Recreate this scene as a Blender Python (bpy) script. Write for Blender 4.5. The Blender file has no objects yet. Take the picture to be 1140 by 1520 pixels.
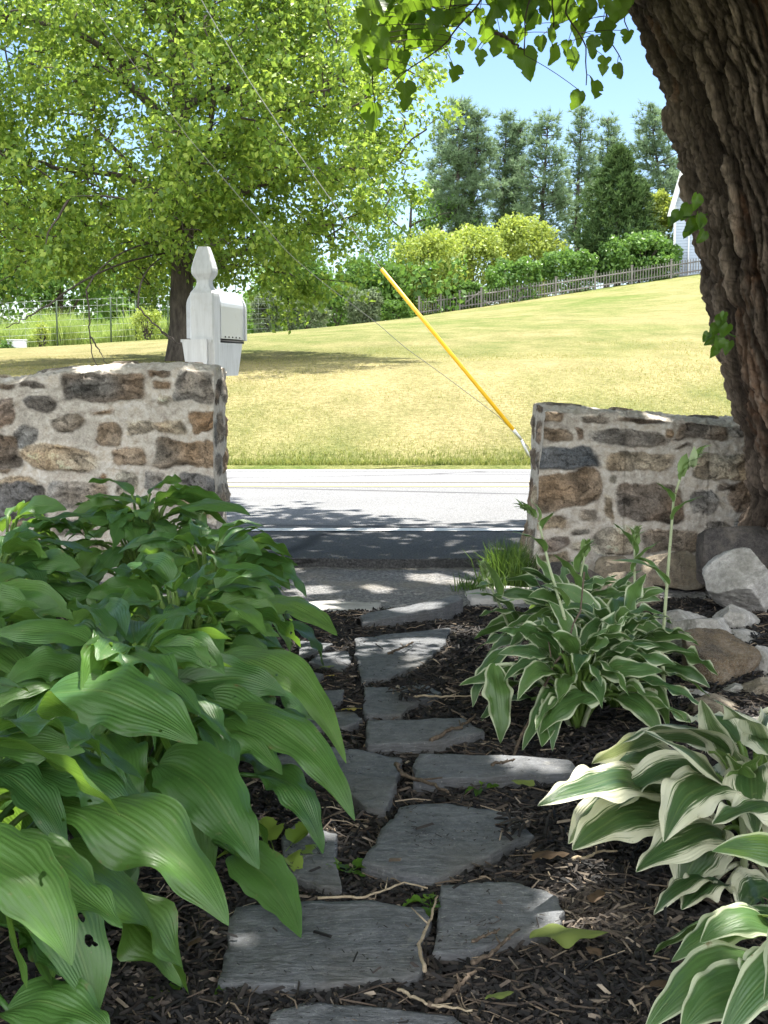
import bpy, math, random
import numpy as np

rng = np.random.default_rng(11)
random.seed(5)
COL = bpy.context.scene.collection
PI = math.pi

# ------------------------------------------------------------------ camera maths (photo is 1140 x 1520)
FPX, CX, CY, H0, HCAM = 2000.0, 570.0, 760.0, 540.0, 0.85
TH = math.atan((CY - H0) / FPX)
CAM = np.array([0.0, 0.0, HCAM])
Fv = np.array([0, math.cos(TH), -math.sin(TH)])
Uv = np.array([0, math.sin(TH), math.cos(TH)])
Rv = np.array([1.0, 0, 0])
def ray(px, py):
    return Fv + Rv * ((px - CX) / FPX) + Uv * ((CY - py) / FPX)
def onz(px, py, z=0.0):
    r = ray(px, py); t = (z - HCAM) / r[2]
    return CAM + r * t
def aty(px, py, Y):
    r = ray(px, py)
    return CAM + r * (Y / r[1])
def proj(P):
    d = np.asarray(P) - CAM
    w = d @ Fv
    return CX + FPX * (d @ Rv) / w, CY - FPX * (d @ Uv) / w, w

SUN_AZ, SUN_EL = math.radians(16), math.radians(70)     # azimuth measured from +Y towards +X
SUN = np.array([math.sin(SUN_AZ) * math.cos(SUN_EL), math.cos(SUN_AZ) * math.cos(SUN_EL), math.sin(SUN_EL)])

# ------------------------------------------------------------------ numpy noise
def _h(ix, iy, iz, s):
    n = (ix.astype(np.int64) * 374761393 + iy.astype(np.int64) * 668265263 + iz.astype(np.int64) * 2147483647 + s * 974634541) & 0xffffffff
    n = ((n ^ (n >> 13)) * 1274126177) & 0xffffffff
    n = ((n ^ (n >> 16)) * 2246822519) & 0xffffffff
    return ((n ^ (n >> 15)) & 0xffffff) / float(0xffffff)
def vnoise(x, y, z=None, s=0):
    x = np.asarray(x, float); y = np.asarray(y, float)
    z = np.zeros_like(x) if z is None else np.asarray(z, float)
    x, y, z = np.broadcast_arrays(x, y, z)
    ix, iy, iz = np.floor(x), np.floor(y), np.floor(z)
    fx, fy, fz = x - ix, y - iy, z - iz
    fx = fx * fx * (3 - 2 * fx); fy = fy * fy * (3 - 2 * fy); fz = fz * fz * (3 - 2 * fz)
    r = 0
    for a in (0, 1):
        for b in (0, 1):
            for c in (0, 1):
                w = (fx if a else 1 - fx) * (fy if b else 1 - fy) * (fz if c else 1 - fz)
                r = r + w * _h(ix + a, iy + b, iz + c, s)
    return r * 2 - 1
def fbm(x, y, z=None, s=0, o=4, g=0.5):
    r = 0; a = 1.0; t = 0
    x = np.asarray(x, float); y = np.asarray(y, float)
    z = np.zeros_like(x) if z is None else np.asarray(z, float)
    for i in range(o):
        r = r + a * vnoise(x * 2 ** i + 13.7 * i, y * 2 ** i + 7.1 * i, z * 2 ** i, s + i); t += a; a *= g
    return r / t
def voro(x, y, s=0):
    ix, iy = np.floor(x), np.floor(y)
    f1 = np.full(x.shape, 9.0); f2 = np.full(x.shape, 9.0); cid = np.zeros(x.shape)
    for a in (-1, 0, 1):
        for b in (-1, 0, 1):
            jx, jy = ix + a, iy + b
            ox = jx + .12 + .76 * _h(jx, jy, jx * 0, s); oy = jy + .12 + .76 * _h(jx, jy, jx * 0, s + 7)
            d = np.hypot(x - ox, y - oy)
            m = d < f1
            f2 = np.where(m, f1, np.minimum(f2, d)); cid = np.where(m, _h(jx, jy, jx * 0, s + 3), cid); f1 = np.where(m, d, f1)
    return f1, f2, cid
def sstep(a, b, x):
    t = np.clip((x - a) / (b - a), 0, 1)
    return t * t * (3 - 2 * t)
def nrm(v):
    v = np.asarray(v, float)
    return v / np.maximum(np.linalg.norm(v, axis=-1, keepdims=True), 1e-9)

# ------------------------------------------------------------------ mesh building
WLOC = {}
class MB:
    def __init__(s): s.V = []; s.F = {3: [], 4: []}; s.U = []; s.R = []; s.C = []; s.n = 0; s.N = {}
    def add(s, V, F, uv=None, rnd=0.5, col=None):
        V = np.asarray(V, float).reshape(-1, 3); n = len(V)
        s.V.append(V)
        for f in (F if isinstance(F, list) else [F]):
            f = np.asarray(f, int)
            if len(f): s.F[f.shape[1]].append(f + s.n)
        s.U.append(np.zeros((n, 2)) if uv is None else np.asarray(uv, float))
        s.R.append(np.broadcast_to(np.asarray(rnd, float), (n,)))
        c = np.array([.5, .5, .5]) if col is None else np.asarray(col, float)
        s.C.append(np.broadcast_to(c, (n, 3)))
        s.n += n
        return s
    def build(s, name, mat, parent=None, loc=None, smooth=True):
        V = np.concatenate(s.V)
        if parent is not None: off = WLOC[parent]
        else: off = np.array(loc if loc is not None else (0, 0, 0), float)
        me = bpy.data.meshes.new(name)
        me.vertices.add(len(V)); me.vertices.foreach_set('co', (V - off).astype(np.float32).ravel())
        idx = []; st = []; k0 = 0
        for k in (3, 4):
            if s.F[k]:
                f = np.concatenate(s.F[k]); idx.append(f.ravel()); st.append(k0 + np.arange(len(f)) * k); k0 += f.size
        idx = np.concatenate(idx).astype(np.int32); st = np.concatenate(st).astype(np.int32)
        me.loops.add(len(idx)); me.loops.foreach_set('vertex_index', idx)
        me.polygons.add(len(st)); me.polygons.foreach_set('loop_start', st)
        me.polygons.foreach_set('use_smooth', np.full(len(st), bool(smooth)))
        uvl = me.uv_layers.new(name='UVMap'); uvl.data.foreach_set('uv', np.concatenate(s.U)[idx].astype(np.float32).ravel())
        a = me.attributes.new('rnd', 'FLOAT', 'POINT'); a.data.foreach_set('value', np.concatenate(s.R).astype(np.float32))
        c = np.concatenate([np.concatenate(s.C), np.ones((len(V), 1))], 1)
        a = me.attributes.new('Col', 'FLOAT_COLOR', 'POINT'); a.data.foreach_set('color', c.astype(np.float32).ravel())
        me.update(calc_edges=True)
        if mat is not None:
            for m_ in (mat if isinstance(mat, (list, tuple)) else [mat]): me.materials.append(m_)
        o = bpy.data.objects.new(name, me); COL.objects.link(o)
        if parent is not None: o.parent = parent; WLOC[o] = WLOC[parent]
        else: o.location = off; WLOC[o] = off
        return o
def thing(name, label, cat, loc, group=None):
    o = bpy.data.objects.new(name, None); COL.objects.link(o)
    o.empty_display_size = .1
    o.location = loc; WLOC[o] = np.array(loc, float)
    return tag(o, label, cat, group)
def tag(o, label, cat, group=None):
    o['label'] = label; o['category'] = cat
    if group: o['group'] = group
    return o
def kind(o, k): o['kind'] = k; return o

def grid_faces(nu, nv, wrap=False):
    i = np.arange(nu - 1)[:, None]; j = np.arange(nv if wrap else nv - 1)[None, :]
    j2 = (j + 1) % nv
    return np.stack([i * nv + j, (i + 1) * nv + j, (i + 1) * nv + j2, i * nv + j2], -1).reshape(-1, 4)
def tube(P, R, n=8, cap=True):
    P = np.asarray(P, float); m = len(P); R = np.broadcast_to(np.asarray(R, float), (m,))
    T = nrm(np.gradient(P, axis=0))
    ref = np.array([0, 0, 1.0]) if abs(T[0][2]) < .9 else np.array([1.0, 0, 0])
    a = np.arange(n) * 2 * PI / n
    V = []
    A = nrm(np.cross(T[0], ref))
    for k in range(m):
        A = nrm(A - T[k] * (A @ T[k])); B = np.cross(T[k], A)
        V.append(P[k] + R[k] * (np.cos(a)[:, None] * A + np.sin(a)[:, None] * B))
    V = np.concatenate(V); F = [grid_faces(m, n, True)]
    if cap:
        V = np.concatenate([V, P[:1], P[-1:]])
        j = np.arange(n)
        F.append(np.stack([np.full(n, m * n), j, (j + 1) % n], -1))
        F.append(np.stack([np.full(n, m * n + 1), (m - 1) * n + (j + 1) % n, (m - 1) * n + j], -1))
    return V, F
def bez(a, b, c, n=10):
    t = np.linspace(0, 1, n)[:, None]; a, b, c = map(lambda q: np.asarray(q, float), (a, b, c))
    return (1 - t) ** 2 * a + 2 * t * (1 - t) * b + t * t * c
def poly(pts, n):
    """resample a polyline smoothly"""
    pts = np.asarray(pts, float); d = np.r_[0, np.cumsum(np.linalg.norm(np.diff(pts, axis=0), axis=1))]
    t = np.linspace(0, d[-1], n)
    return np.stack([np.interp(t, d, pts[:, k]) for k in range(pts.shape[1])], 1)
def box(c, h, rz=0.0, bev=0.0):
    c = np.asarray(c, float); h = np.asarray(h, float)
    V = []; b = bev
    for sx in (-1, 1):
        for sy in (-1, 1):
            for sz in (-1, 1):
                s_ = np.array([sx, sy, sz])
                for k in range(3):
                    q = h * s_; q = q - s_ * b; q[k] = h[k] * s_[k]; V.append(q)
    V = np.array(V)
    if b <= 0:
        V = V[::3]; F4 = np.array([[0, 1, 3, 2], [4, 6, 7, 5], [0, 4, 5, 1], [2, 3, 7, 6], [0, 2, 6, 4], [1, 5, 7, 3]])
        F = [F4]
    else:
        I = lambda sx, sy, sz, k: ((sx * 2 + sy) * 2 + sz) * 3 + k
        F4 = []; F3 = []
        for s0 in (0, 1):
            q = [I(s0, 0, 0, 0), I(s0, 1, 0, 0), I(s0, 1, 1, 0), I(s0, 0, 1, 0)]; F4.append(q if s0 else q[::-1])
            q = [I(0, s0, 0, 1), I(0, s0, 1, 1), I(1, s0, 1, 1), I(1, s0, 0, 1)]; F4.append(q if s0 else q[::-1])
            q = [I(0, 0, s0, 2), I(1, 0, s0, 2), I(1, 1, s0, 2), I(0, 1, s0, 2)]; F4.append(q if s0 else q[::-1])
        for a in (0, 1):
            for d in (0, 1):
                F4.append([I(a, d, 0, 0), I(a, d, 1, 0), I(a, d, 1, 1), I(a, d, 0, 1)])
                F4.append([I(a, 0, d, 0), I(a, 1, d, 0), I(a, 1, d, 2), I(a, 0, d, 2)])
                F4.append([I(0, a, d, 1), I(1, a, d, 1), I(1, a, d, 2), I(0, a, d, 2)])
                for e in (0, 1): F3.append([I(a, d, e, 0), I(a, d, e, 1), I(a, d, e, 2)])
        F = [np.array(F4), np.array(F3)]
    if rz:
        R = np.array([[math.cos(rz), -math.sin(rz), 0], [math.sin(rz), math.cos(rz), 0], [0, 0, 1]]); V = V @ R.T
    return V + c, F
def randdir(n):
    return nrm(rng.normal(size=(n, 3)))
def leafcloud(mb, P, size, aspect=.6, droop=.3, out=None, outw=0.0, shape=0, up=.6):
    """small folded leaf faces at points P; droop pulls the tips down, out biases them outward"""
    n = len(P); size = np.broadcast_to(np.asarray(size, float), (n,))[:, None]
    ax = randdir(n); ax[:, 2] -= droop
    if out is not None: ax = ax + out * outw
    ax = nrm(ax)
    nn = randdir(n) + np.array([0, 0, up]); S = nrm(np.cross(ax, nn)); N = np.cross(S, ax)
    w = size * aspect * .5
    b = P - ax * size * .5
    if shape == 0:
        V = np.stack([b, b + ax * size * .45 + S * w + N * size * .1, b + ax * size, b + ax * size * .45 - S * w + N * size * .1], 1)
        F = np.arange(4 * n).reshape(n, 4)
        F = np.concatenate([F[:, [0, 1, 2]], F[:, [0, 2, 3]]])
        k = 4
    else:
        V = np.stack([b, b + ax * size * .12 + S * w * .75 + N * size * .08, b + ax * size * .45 + S * w + N * size * .12, b + ax * size * 1.0 - N * size * .05,
                      b + ax * size * .45 - S * w + N * size * .12, b + ax * size * .12 - S * w * .75 + N * size * .08], 1)
        q = np.arange(6 * n).reshape(n, 6)
        F = [np.concatenate([q[:, [0, 1, 2, 3]], q[:, [0, 3, 4, 5]]])]
        k = 6
    r = np.repeat(rng.random(n), k)
    mb.add(V.reshape(-1, 3), F, rnd=r)

# ------------------------------------------------------------------ materials
def new_mat(name):
    m = bpy.data.materials.new(name); m.use_nodes = True
    nt = m.node_tree; nt.nodes.clear()
    return m, nt
class G:
    """small node helper"""
    def __init__(s, name): s.m, s.t = new_mat(name); s.out = s.n('ShaderNodeOutputMaterial')
    def n(s, ty, **kw):
        nd = s.t.nodes.new(ty)
        for k, v in kw.items():
            if hasattr(nd, k): setattr(nd, k, v)
            else: raise KeyError(k)
        return nd
    def l(s, a, b): s.t.links.new(a, b)
    def set(s, nd, **kw):
        for k, v in kw.items():
            sock = nd.inputs[k.replace('_', ' ')]
            if hasattr(v, 'is_output'): s.l(v, sock)
            else: sock.default_value = v
        return nd
    def coord(s, kind='Object'): return s.n('ShaderNodeTexCoord').outputs[kind]
    def pos(s): return s.n('ShaderNodeNewGeometry').outputs['Position']
    def map(s, v, scale=(1, 1, 1), loc=(0, 0, 0), rot=(0, 0, 0)):
        m = s.n('ShaderNodeMapping'); s.l(v, m.inputs['Vector']); m.inputs['Scale'].default_value = scale; m.inputs['Location'].default_value = loc; m.inputs['Rotation'].default_value = rot
        return m.outputs[0]
    def noise(s, v, scale, detail=4, rough=.55, dist=0):
        n = s.n('ShaderNodeTexNoise'); s.l(v, n.inputs['Vector']); s.set(n, Scale=scale, Detail=detail, Roughness=rough, Distortion=dist)
        return n.outputs['Fac']
    def vor(s, v, scale, feature='F1', out='Distance'):
        n = s.n('ShaderNodeTexVoronoi', feature=feature); s.l(v, n.inputs['Vector']); n.inputs['Scale'].default_value = scale
        return n.outputs[out]
    def ramp(s, f, stops, interp='LINEAR'):
        r = s.n('ShaderNodeValToRGB'); cr = r.color_ramp; cr.interpolation = interp
        while len(cr.elements) < len(stops): cr.elements.new(.5)
        for e, (p, c) in zip(cr.elements, stops):
            e.position = p; e.color = (c, c, c, 1) if not hasattr(c, '__len__') else (*c, 1)
        s.l(f, r.inputs[0]); return r.outputs[0]
    def mix(s, f, a, b, mode='MIX'):
        m = s.n('ShaderNodeMix', data_type='RGBA', blend_type=mode)
        for i, v in ((0, f), (6, a), (7, b)):
            if hasattr(v, 'is_output'): s.l(v, m.inputs[i])
            else: m.inputs[i].default_value = v if i == 0 else ((*v, 1) if len(v) == 3 else v)
        return m.outputs[2]
    def math(s, op, a, b=None, c=None):
        m = s.n('ShaderNodeMath', operation=op)
        for i, v in enumerate((a, b, c)):
            if v is None: continue
            if hasattr(v, 'is_output'): s.l(v, m.inputs[i])
            else: m.inputs[i].default_value = v
        return m.outputs[0]
    def attr(s, name, out='Fac'): return s.n('ShaderNodeAttribute', attribute_name=name).outputs[out]
    def bump(s, h, strength=.5, dist=.01, normal=None):
        b = s.n('ShaderNodeBump'); s.l(h, b.inputs['Height']); s.set(b, Strength=strength, Distance=dist)
        if normal is not None: s.l(normal, b.inputs['Normal'])
        return b.outputs[0]
    def pbr(s, col, rough=.7, normal=None, spec=.3, trans=None, tfac=0, coat=0, metal=0, sheen=0):
        p = s.n('ShaderNodeBsdfPrincipled')
        for k, v in (('Base Color', col), ('Roughness', rough), ('Specular IOR Level', spec), ('Coat Weight', coat), ('Metallic', metal), ('Sheen Weight', sheen)):
            if hasattr(v, 'is_output'): s.l(v, p.inputs[k])
            else: p.inputs[k].default_value = (*v, 1) if hasattr(v, '__len__') else v
        if normal is not None: s.l(normal, p.inputs['Normal'])
        o = p.outputs[0]
        if tfac:
            t = s.n('ShaderNodeBsdfTranslucent')
            c = trans if trans is not None else col
            if hasattr(c, 'is_output'): s.l(c, t.inputs[0])
            else: t.inputs[0].default_value = (*c, 1)
            if normal is not None: s.l(normal, t.inputs['Normal'])
            mx = s.n('ShaderNodeMixShader'); mx.inputs[0].default_value = tfac
            s.l(o, mx.inputs[1]); s.l(t.outputs[0], mx.inputs[2]); o = mx.outputs[0]
        s.l(o, s.out.inputs[0]); return s.m

def leaf_mat(name, dark, mid, light, trans, tfac=.35, rough=.5, spec=.3):
    g = G(name); r = g.attr('rnd')
    c = g.ramp(r, [(0, dark), (.5, mid), (1, light)])
    return g.pbr(c, rough, None, spec, g.mix(.5, c, trans), tfac)
def bark_mat(name, a, b, sc=(30, 30, 6), bs=.6):
    g = G(name); v = g.map(g.coord(), sc)
    n = g.noise(v, 1, 6, .65); c = g.ramp(n, [(.3, a), (.7, b)])
    return g.pbr(c, .9, g.bump(n, bs, .03), .1)
def stone_mat(name, cols, sc=6, bump=.5, rough=.85, spec=.2, lichen=None):
    g = G(name); v = g.coord()
    n1 = g.noise(v, sc, 6, .6, .4); n2 = g.noise(v, sc * 9, 5, .7); n3 = g.noise(v, sc * 40, 3, .7)
    k = len(cols) - 1
    c = g.ramp(n1, [(.32 + .36 * i / max(k, 1), q) for i, q in enumerate(cols)])
    c = g.mix(.75, c, g.ramp(n2, [(.3, .25), (.55, .55), (.75, .8)]), 'OVERLAY')
    if lichen:
        c = g.mix(g.ramp(n3, [(.5, 0.0), (.62, .6)]), c, lichen)
    h = g.math('ADD', g.math('MULTIPLY', n2, 1.0), g.math('MULTIPLY', n3, .4))
    return g.pbr(c, rough, g.bump(h, bump, .02), spec)
# ------------------------------------------------------------------ terrain
_ty = np.concatenate([np.linspace(10, 100, 400), np.linspace(101, 1200, 300)])
_tz = np.interp(_ty, [10, 12.2, 13.2, 15, 17, 19, 23, 34, 46, 66, 90, 140, 300, 1200], [-.2, -.13, -.05, .33, .64, .81, .96, 1.62, 2.15, 2.92, 3.66, 4.5, 8, 14])
_k = np.ones(15) / 15
_tz2 = np.convolve(np.pad(_tz, 7, mode='edge'), _k, 'valid'); _tz2[:14] = _tz[:14]
def LZ(X, Y):
    return np.interp(Y, _ty, _tz2) + .15 * np.clip((Y - 12.8) / 77, 0, 1) * np.clip(X, -70, 70)
def lawn_at(px, Y):
    x = aty(px, 500, Y)[0]
    return np.array([x, Y, float(LZ(x, Y))])

# --- lawn
g = G('lawn_grass'); P = g.pos()
big = g.noise(g.map(P, (1, .55, 1)), .16, 5, .6, .3); mid = g.noise(g.map(P, (1, .45, 1)), 1.3, 5, .65); fine = g.noise(P, 16, 5, .75); fin2 = g.noise(P, 70, 2, .7)
sx = g.n('ShaderNodeSeparateXYZ'); g.l(P, sx.inputs[0])
dry = g.ramp(g.math('ADD', g.math('MULTIPLY', big, .75), g.math('MULTIPLY', mid, .4)), [(.36, 0.0), (.66, 1.0)])
zone = g.ramp(g.math('MULTIPLY', sx.outputs['Y'], .01), [(.125, 0.15), (.137, .5), (.19, .86), (.25, .56), (.38, .30), (.95, .26)])   # the dry strip nearer the road
dryf = g.math('ADD', g.math('MULTIPLY', zone, .85), g.math('MULTIPLY', g.math('SUBTRACT', dry, .5), 1.0))
dryf.node.use_clamp = True
green = g.ramp(fine, [(.3, (.05, .085, .018)), (.5, (.105, .142, .034)), (.72, (.185, .205, .064))])
tan = g.ramp(fine, [(.28, (.115, .105, .04)), (.5, (.245, .212, .098)), (.7, (.36, .31, .16))])
c = g.mix(dryf, green, tan)
c = g.mix(.75, c, g.ramp(fin2, [(.32, .24), (.68, .78)]), 'OVERLAY'); c = g.mix(.4, c, g.ramp(mid, [(.3, .34), (.7, .66)]), 'OVERLAY')
LAWN = g.pbr(c, .95, g.bump(g.math('ADD', fine, fin2), .7, .04), .05)
ys = np.concatenate([12.1 + np.linspace(0, 1, 90) ** 1.6 * 20, np.geomspace(33, 1200, 90)])
xs = np.unique(np.concatenate([-np.geomspace(26, 700, 30), np.linspace(-25, 25, 120), np.geomspace(26, 700, 30)]))
XX, YY = np.meshgrid(xs, ys, indexing='ij')
ZZ = LZ(XX, YY) + .03 * fbm(XX * .5, YY * .5, s=3) * sstep(13, 16, YY)
m = MB(); m.add(np.stack([XX, YY, ZZ], -1), grid_faces(len(xs), len(ys)))
kind(m.build('lawn', LAWN), 'structure')
# base ground sheet out to the horizon behind and beside the garden
m = MB(); xs = np.linspace(-700, 700, 15); ys = np.array([-700, -200, -60, -20, 0, 6, 12.6])
XX, YY = np.meshgrid(xs, ys, indexing='ij'); m.add(np.stack([XX, YY, XX * 0 - .28], -1), grid_faces(len(xs), len(ys)))
kind(m.build('ground', LAWN), 'structure')

# --- road
def road_z(Y): return np.interp(Y, [5.6, 6.9, 9.9, 12.5], [.028, .02, -.03, -.12])
def road_sheet(name, mat, Y0, Y1, dz, nx=160, X0=-250, X1=250, ny=14, wob=0.0):
    xs = np.unique(np.concatenate([np.linspace(X0, -8, 12) if X0 < -8 else [X0], np.linspace(max(X0, -8), min(X1, 8), nx), np.linspace(8, X1, 12) if X1 > 8 else [X1]]))
    t = np.linspace(0, 1, ny)
    XX, TT = np.meshgrid(xs, t, indexing='ij')
    YY = Y0 + (Y1 - Y0) * TT
    if wob:
        YY = YY + wob * fbm(XX * 3, YY * 3, s=5) * (np.abs(TT - .5) * 2)
    m = MB(); V = np.stack([XX, YY, road_z(YY) + dz], -1)
    m.add(V, grid_faces(len(xs), ny))
    if name == 'road':      # thickness at the near edge
        A = V[:, 0]; n = len(xs); B = A.copy(); B[:, 2] = -.05
        m.add(np.concatenate([B, A]), np.stack([np.arange(n - 1), np.arange(n - 1) + 1, np.arange(n - 1) + 1 + n, np.arange(n - 1) + n], -1))
    return kind(m.build(name, mat), 'structure')
g = G('asphalt'); P = g.pos()
n1 = g.noise(P, 1.2, 4, .6); n2 = g.noise(P, 110, 3, .8); v = g.vor(P, 95)
c = g.ramp(n2, [(.3, (.105, .108, .115)), (.5, (.22, .222, .226)), (.72, (.42, .42, .42))])
c = g.mix(.35, c, g.ramp(n1, [(.3, .38), (.7, .62)]), 'OVERLAY')
sx = g.n('ShaderNodeSeparateXYZ'); g.l(P, sx.inputs[0])
ck = g.vor(g.mix(.22, g.map(P, (.32, .55, 1)), g.n('ShaderNodeTexNoise').outputs['Color']), 1.0, 'DISTANCE_TO_EDGE'); c = g.mix(g.ramp(ck, [(0, .85), (.006, .6), (.012, 0.0)]), c, (.06, .06, .062))
pt = g.vor(g.map(P, (.22, .5, 1)), 1.0, 'F1', 'Color'); c = g.mix(.22, c, pt, 'SOFT_LIGHT') if False else c
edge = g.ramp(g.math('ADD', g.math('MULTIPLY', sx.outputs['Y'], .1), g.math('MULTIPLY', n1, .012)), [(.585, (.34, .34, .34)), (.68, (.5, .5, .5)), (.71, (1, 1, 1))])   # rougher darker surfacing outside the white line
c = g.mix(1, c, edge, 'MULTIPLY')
ASPH = g.pbr(c, .85, g.bump(g.math('ADD', n2, v), .8, .012), .25)
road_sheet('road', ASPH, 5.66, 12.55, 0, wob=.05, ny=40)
g = G('white_paint'); P = g.pos(); n = g.noise(P, 60, 4, .8)
WPAINT = g.pbr(g.ramp(n, [(.33, (.3, .3, .3)), (.45, (.72, .72, .7))]), .7)
g = G('yellow_paint'); P = g.pos(); n = g.noise(P, 60, 4, .8)
YPAINT = g.pbr(g.ramp(n, [(.35, (.35, .3, .2)), (.6, (.50, .42, .22))]), .7)
def yroad(py, dz=.02):
    z = 0
    for _ in range(8):
        p = onz(570, py, z); z = float(road_z(p[1]))
    return p[1]
yw = yroad(787); road_sheet('white_edge_line', WPAINT, yw - .06, yw + .06, .004, ny=3)
ya, yb = yroad(722), yroad(716)
road_sheet('yellow_centre_line', YPAINT, ya - .06, ya + .06, .004, ny=3)
road_sheet('yellow_centre_line', YPAINT, yb - .02, yb + .10, .004, ny=3)
yf = yroad(699); road_sheet('white_edge_line', WPAINT, yf - .06, yf + .07, .004, ny=3)
# --- shoulder of old gravelly asphalt between the walls and the road
g = G('gravel_shoulder'); P = g.pos(); n2 = g.noise(P, 70, 4, .8); v = g.vor(P, 70); n1 = g.noise(P, 3, 4, .6)
c = g.ramp(n2, [(.3, (.06, .062, .066)), (.5, (.2, .2, .2)), (.7, (.42, .41, .39))])
c = g.mix(g.ramp(n1, [(.5, 0.0), (.66, .55)]), c, (.30, .27, .22))
GRAV = g.pbr(c, .9, g.bump(g.math('ADD', n2, v), .9, .015), .2)
xs = np.unique(np.concatenate([np.linspace(-200, -4, 8), np.linspace(-4, 4, 220), np.linspace(4, 200, 8)])); ys = np.linspace(4.55, 5.75, 40)
XX, YY = np.meshgrid(xs, ys, indexing='ij')
m = MB(); m.add(np.stack([XX, YY, -.012 + .008 * fbm(XX * 4, YY * 4, s=8) + .004 * fbm(XX * 22, YY * 22, s=9)], -1), grid_faces(len(xs), len(ys)))
kind(m.build('gravel_shoulder', GRAV), 'structure')

# --- mulched garden bed
g = G('mulch'); P = g.pos(); n1 = g.noise(P, 9, 5, .7); n2 = g.noise(P, 90, 4, .8); v = g.vor(g.map(P, (1, 1, 1)), 60)
c = g.ramp(n2, [(.3, (.008, .007, .007)), (.55, (.028, .024, .022)), (.78, (.075, .062, .052))])
MULCH = g.pbr(c, .85, g.bump(g.math('ADD', n2, v), 1.0, .03), .25)
xs = np.concatenate([np.linspace(-7, -2, 30), np.linspace(-1.96, 2.2, 280), np.linspace(2.25, 7, 30)]); ys = np.linspace(-1.5, 4.78, 330)
XX, YY = np.meshgrid(xs, ys, indexing='ij')
def bed_z(X, Y):
    X = np.asarray(X, float); Y = np.asarray(Y, float)
    side = sstep(.25, .9, np.abs(X - .02 * Y) - .05)
    e = sstep(4.78, 4.5, Y + .12 * fbm(X * 3, Y * 0, s=22))
    return (.012 * fbm(X * 3, Y * 3, s=20) + .007 * fbm(X * 14, Y * 14, s=21) + .004 + .035 * side) * e - .03 * (1 - e)
m = MB(); m.add(np.stack([XX, YY, bed_z(XX, YY) + .006 * fbm(XX * 40, YY * 40, s=23)], -1), grid_faces(len(xs), len(ys)))
kind(m.build('garden_bed', MULCH), 'structure')

# ------------------------------------------------------------------ flagstones
g = G('slate'); P = g.coord()
n1 = g.noise(P, 5, 5, .6, .5); n2 = g.noise(g.map(P, (1, 1, 8)), 38, 5, .72); n3 = g.noise(P, 160, 2, .7); lay = g.noise(g.map(P, (1.5, 6, 1), rot=(0, 0, .3)), 5, 5, .7, .6)
c = g.ramp(n1, [(.3, (.088, .093, .10)), (.55, (.128, .133, .14)), (.75, (.18, .182, .18))])
c = g.mix(.7, c, g.ramp(n2, [(.32, .22), (.68, .78)]), 'OVERLAY')
c = g.mix(g.ramp(n3, [(.6, 0.0), (.72, .5)]), c, (.34, .34, .32))
c = g.mix(g.ramp(lay, [(.56, 0.0), (.7, .35)]), c, (.10, .095, .09))
st = g.noise(P, 2.6, 5, .7); c = g.mix(g.ramp(st, [(.52, 0.0), (.68, .6)]), c, (.085, .078, .066)); ms = g.noise(P, 13, 5, .7); c = g.mix(g.ramp(ms, [(.64, 0.0), (.72, .4)]), c, (.27, .265, .24))
SLATE = g.pbr(c, .72, g.bump(g.math('ADD', g.math('MULTIPLY', lay, 1.2), g.math('MULTIPLY', n2, .6)), .75, .014), .35)
FLAGS = []
def flagstone(pts, label, zt=.028, thick=.05, tilt=(0, 0), seed=0):
    W = np.array([onz(px, py, zt)[:2] for px, py in pts])
    n = 130
    W2 = poly(np.concatenate([W, W[:1]]), n + 1)[:-1]
    W2 = (W2 + .35 * np.roll(W2, 1, 0) + .35 * np.roll(W2, -1, 0)) / 1.7
    c = W2.mean(0)
    nz = fbm(W2[:, 0] * 14, W2[:, 1] * 14, s=40 + seed)
    d = W2 - c; W2 = W2 + nrm(d) * (nz * .011 + .005 * fbm(W2[:, 0] * 60, W2[:, 1] * 60, s=41))[:, None]
    FLAGS.append(W2); d = W2 - c
    rings = [(1.0, -thick), (1.006, -.03), (1.004, -.010), (.997, -.0025), (.988, 0), (.9, 0), (.75, 0), (.55, 0), (.35, 0), (.15, 0)]
    V = []
    for k, (s, dz) in enumerate(rings):
        xy = c + d * (s * (1 + .006 * np.sin(np.arange(n) * 2.7 + k)))[:, None] if k < 4 else c + d * s
        z = zt + dz + tilt[0] * (xy[:, 0] - c[0]) + tilt[1] * (xy[:, 1] - c[1])
        if k >= 3: z = z + .004 * fbm(xy[:, 0] * 10, xy[:, 1] * 10, s=60 + seed) + .0016 * np.round(2 * fbm(xy[:, 0] * 6, xy[:, 1] * 9, s=61 + seed))
        V.append(np.column_stack([xy, z]))
    V.append(np.array([[c[0], c[1], zt]]))
    V = np.concatenate(V); nr = len(rings)
    q = grid_faces(nr, n, True)[:, ::-1]; j = np.arange(n)
    t = np.stack([(nr - 1) * n + j, (nr - 1) * n + (j + 1) % n, np.full(n, nr * n)], -1)
    m = MB(); m.add(V, [q, t])
    return tag(m.build('flagstone', SLATE, loc=(c[0], c[1], 0)), label, 'flagstone', 'slate flagstones of the path')
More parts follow.
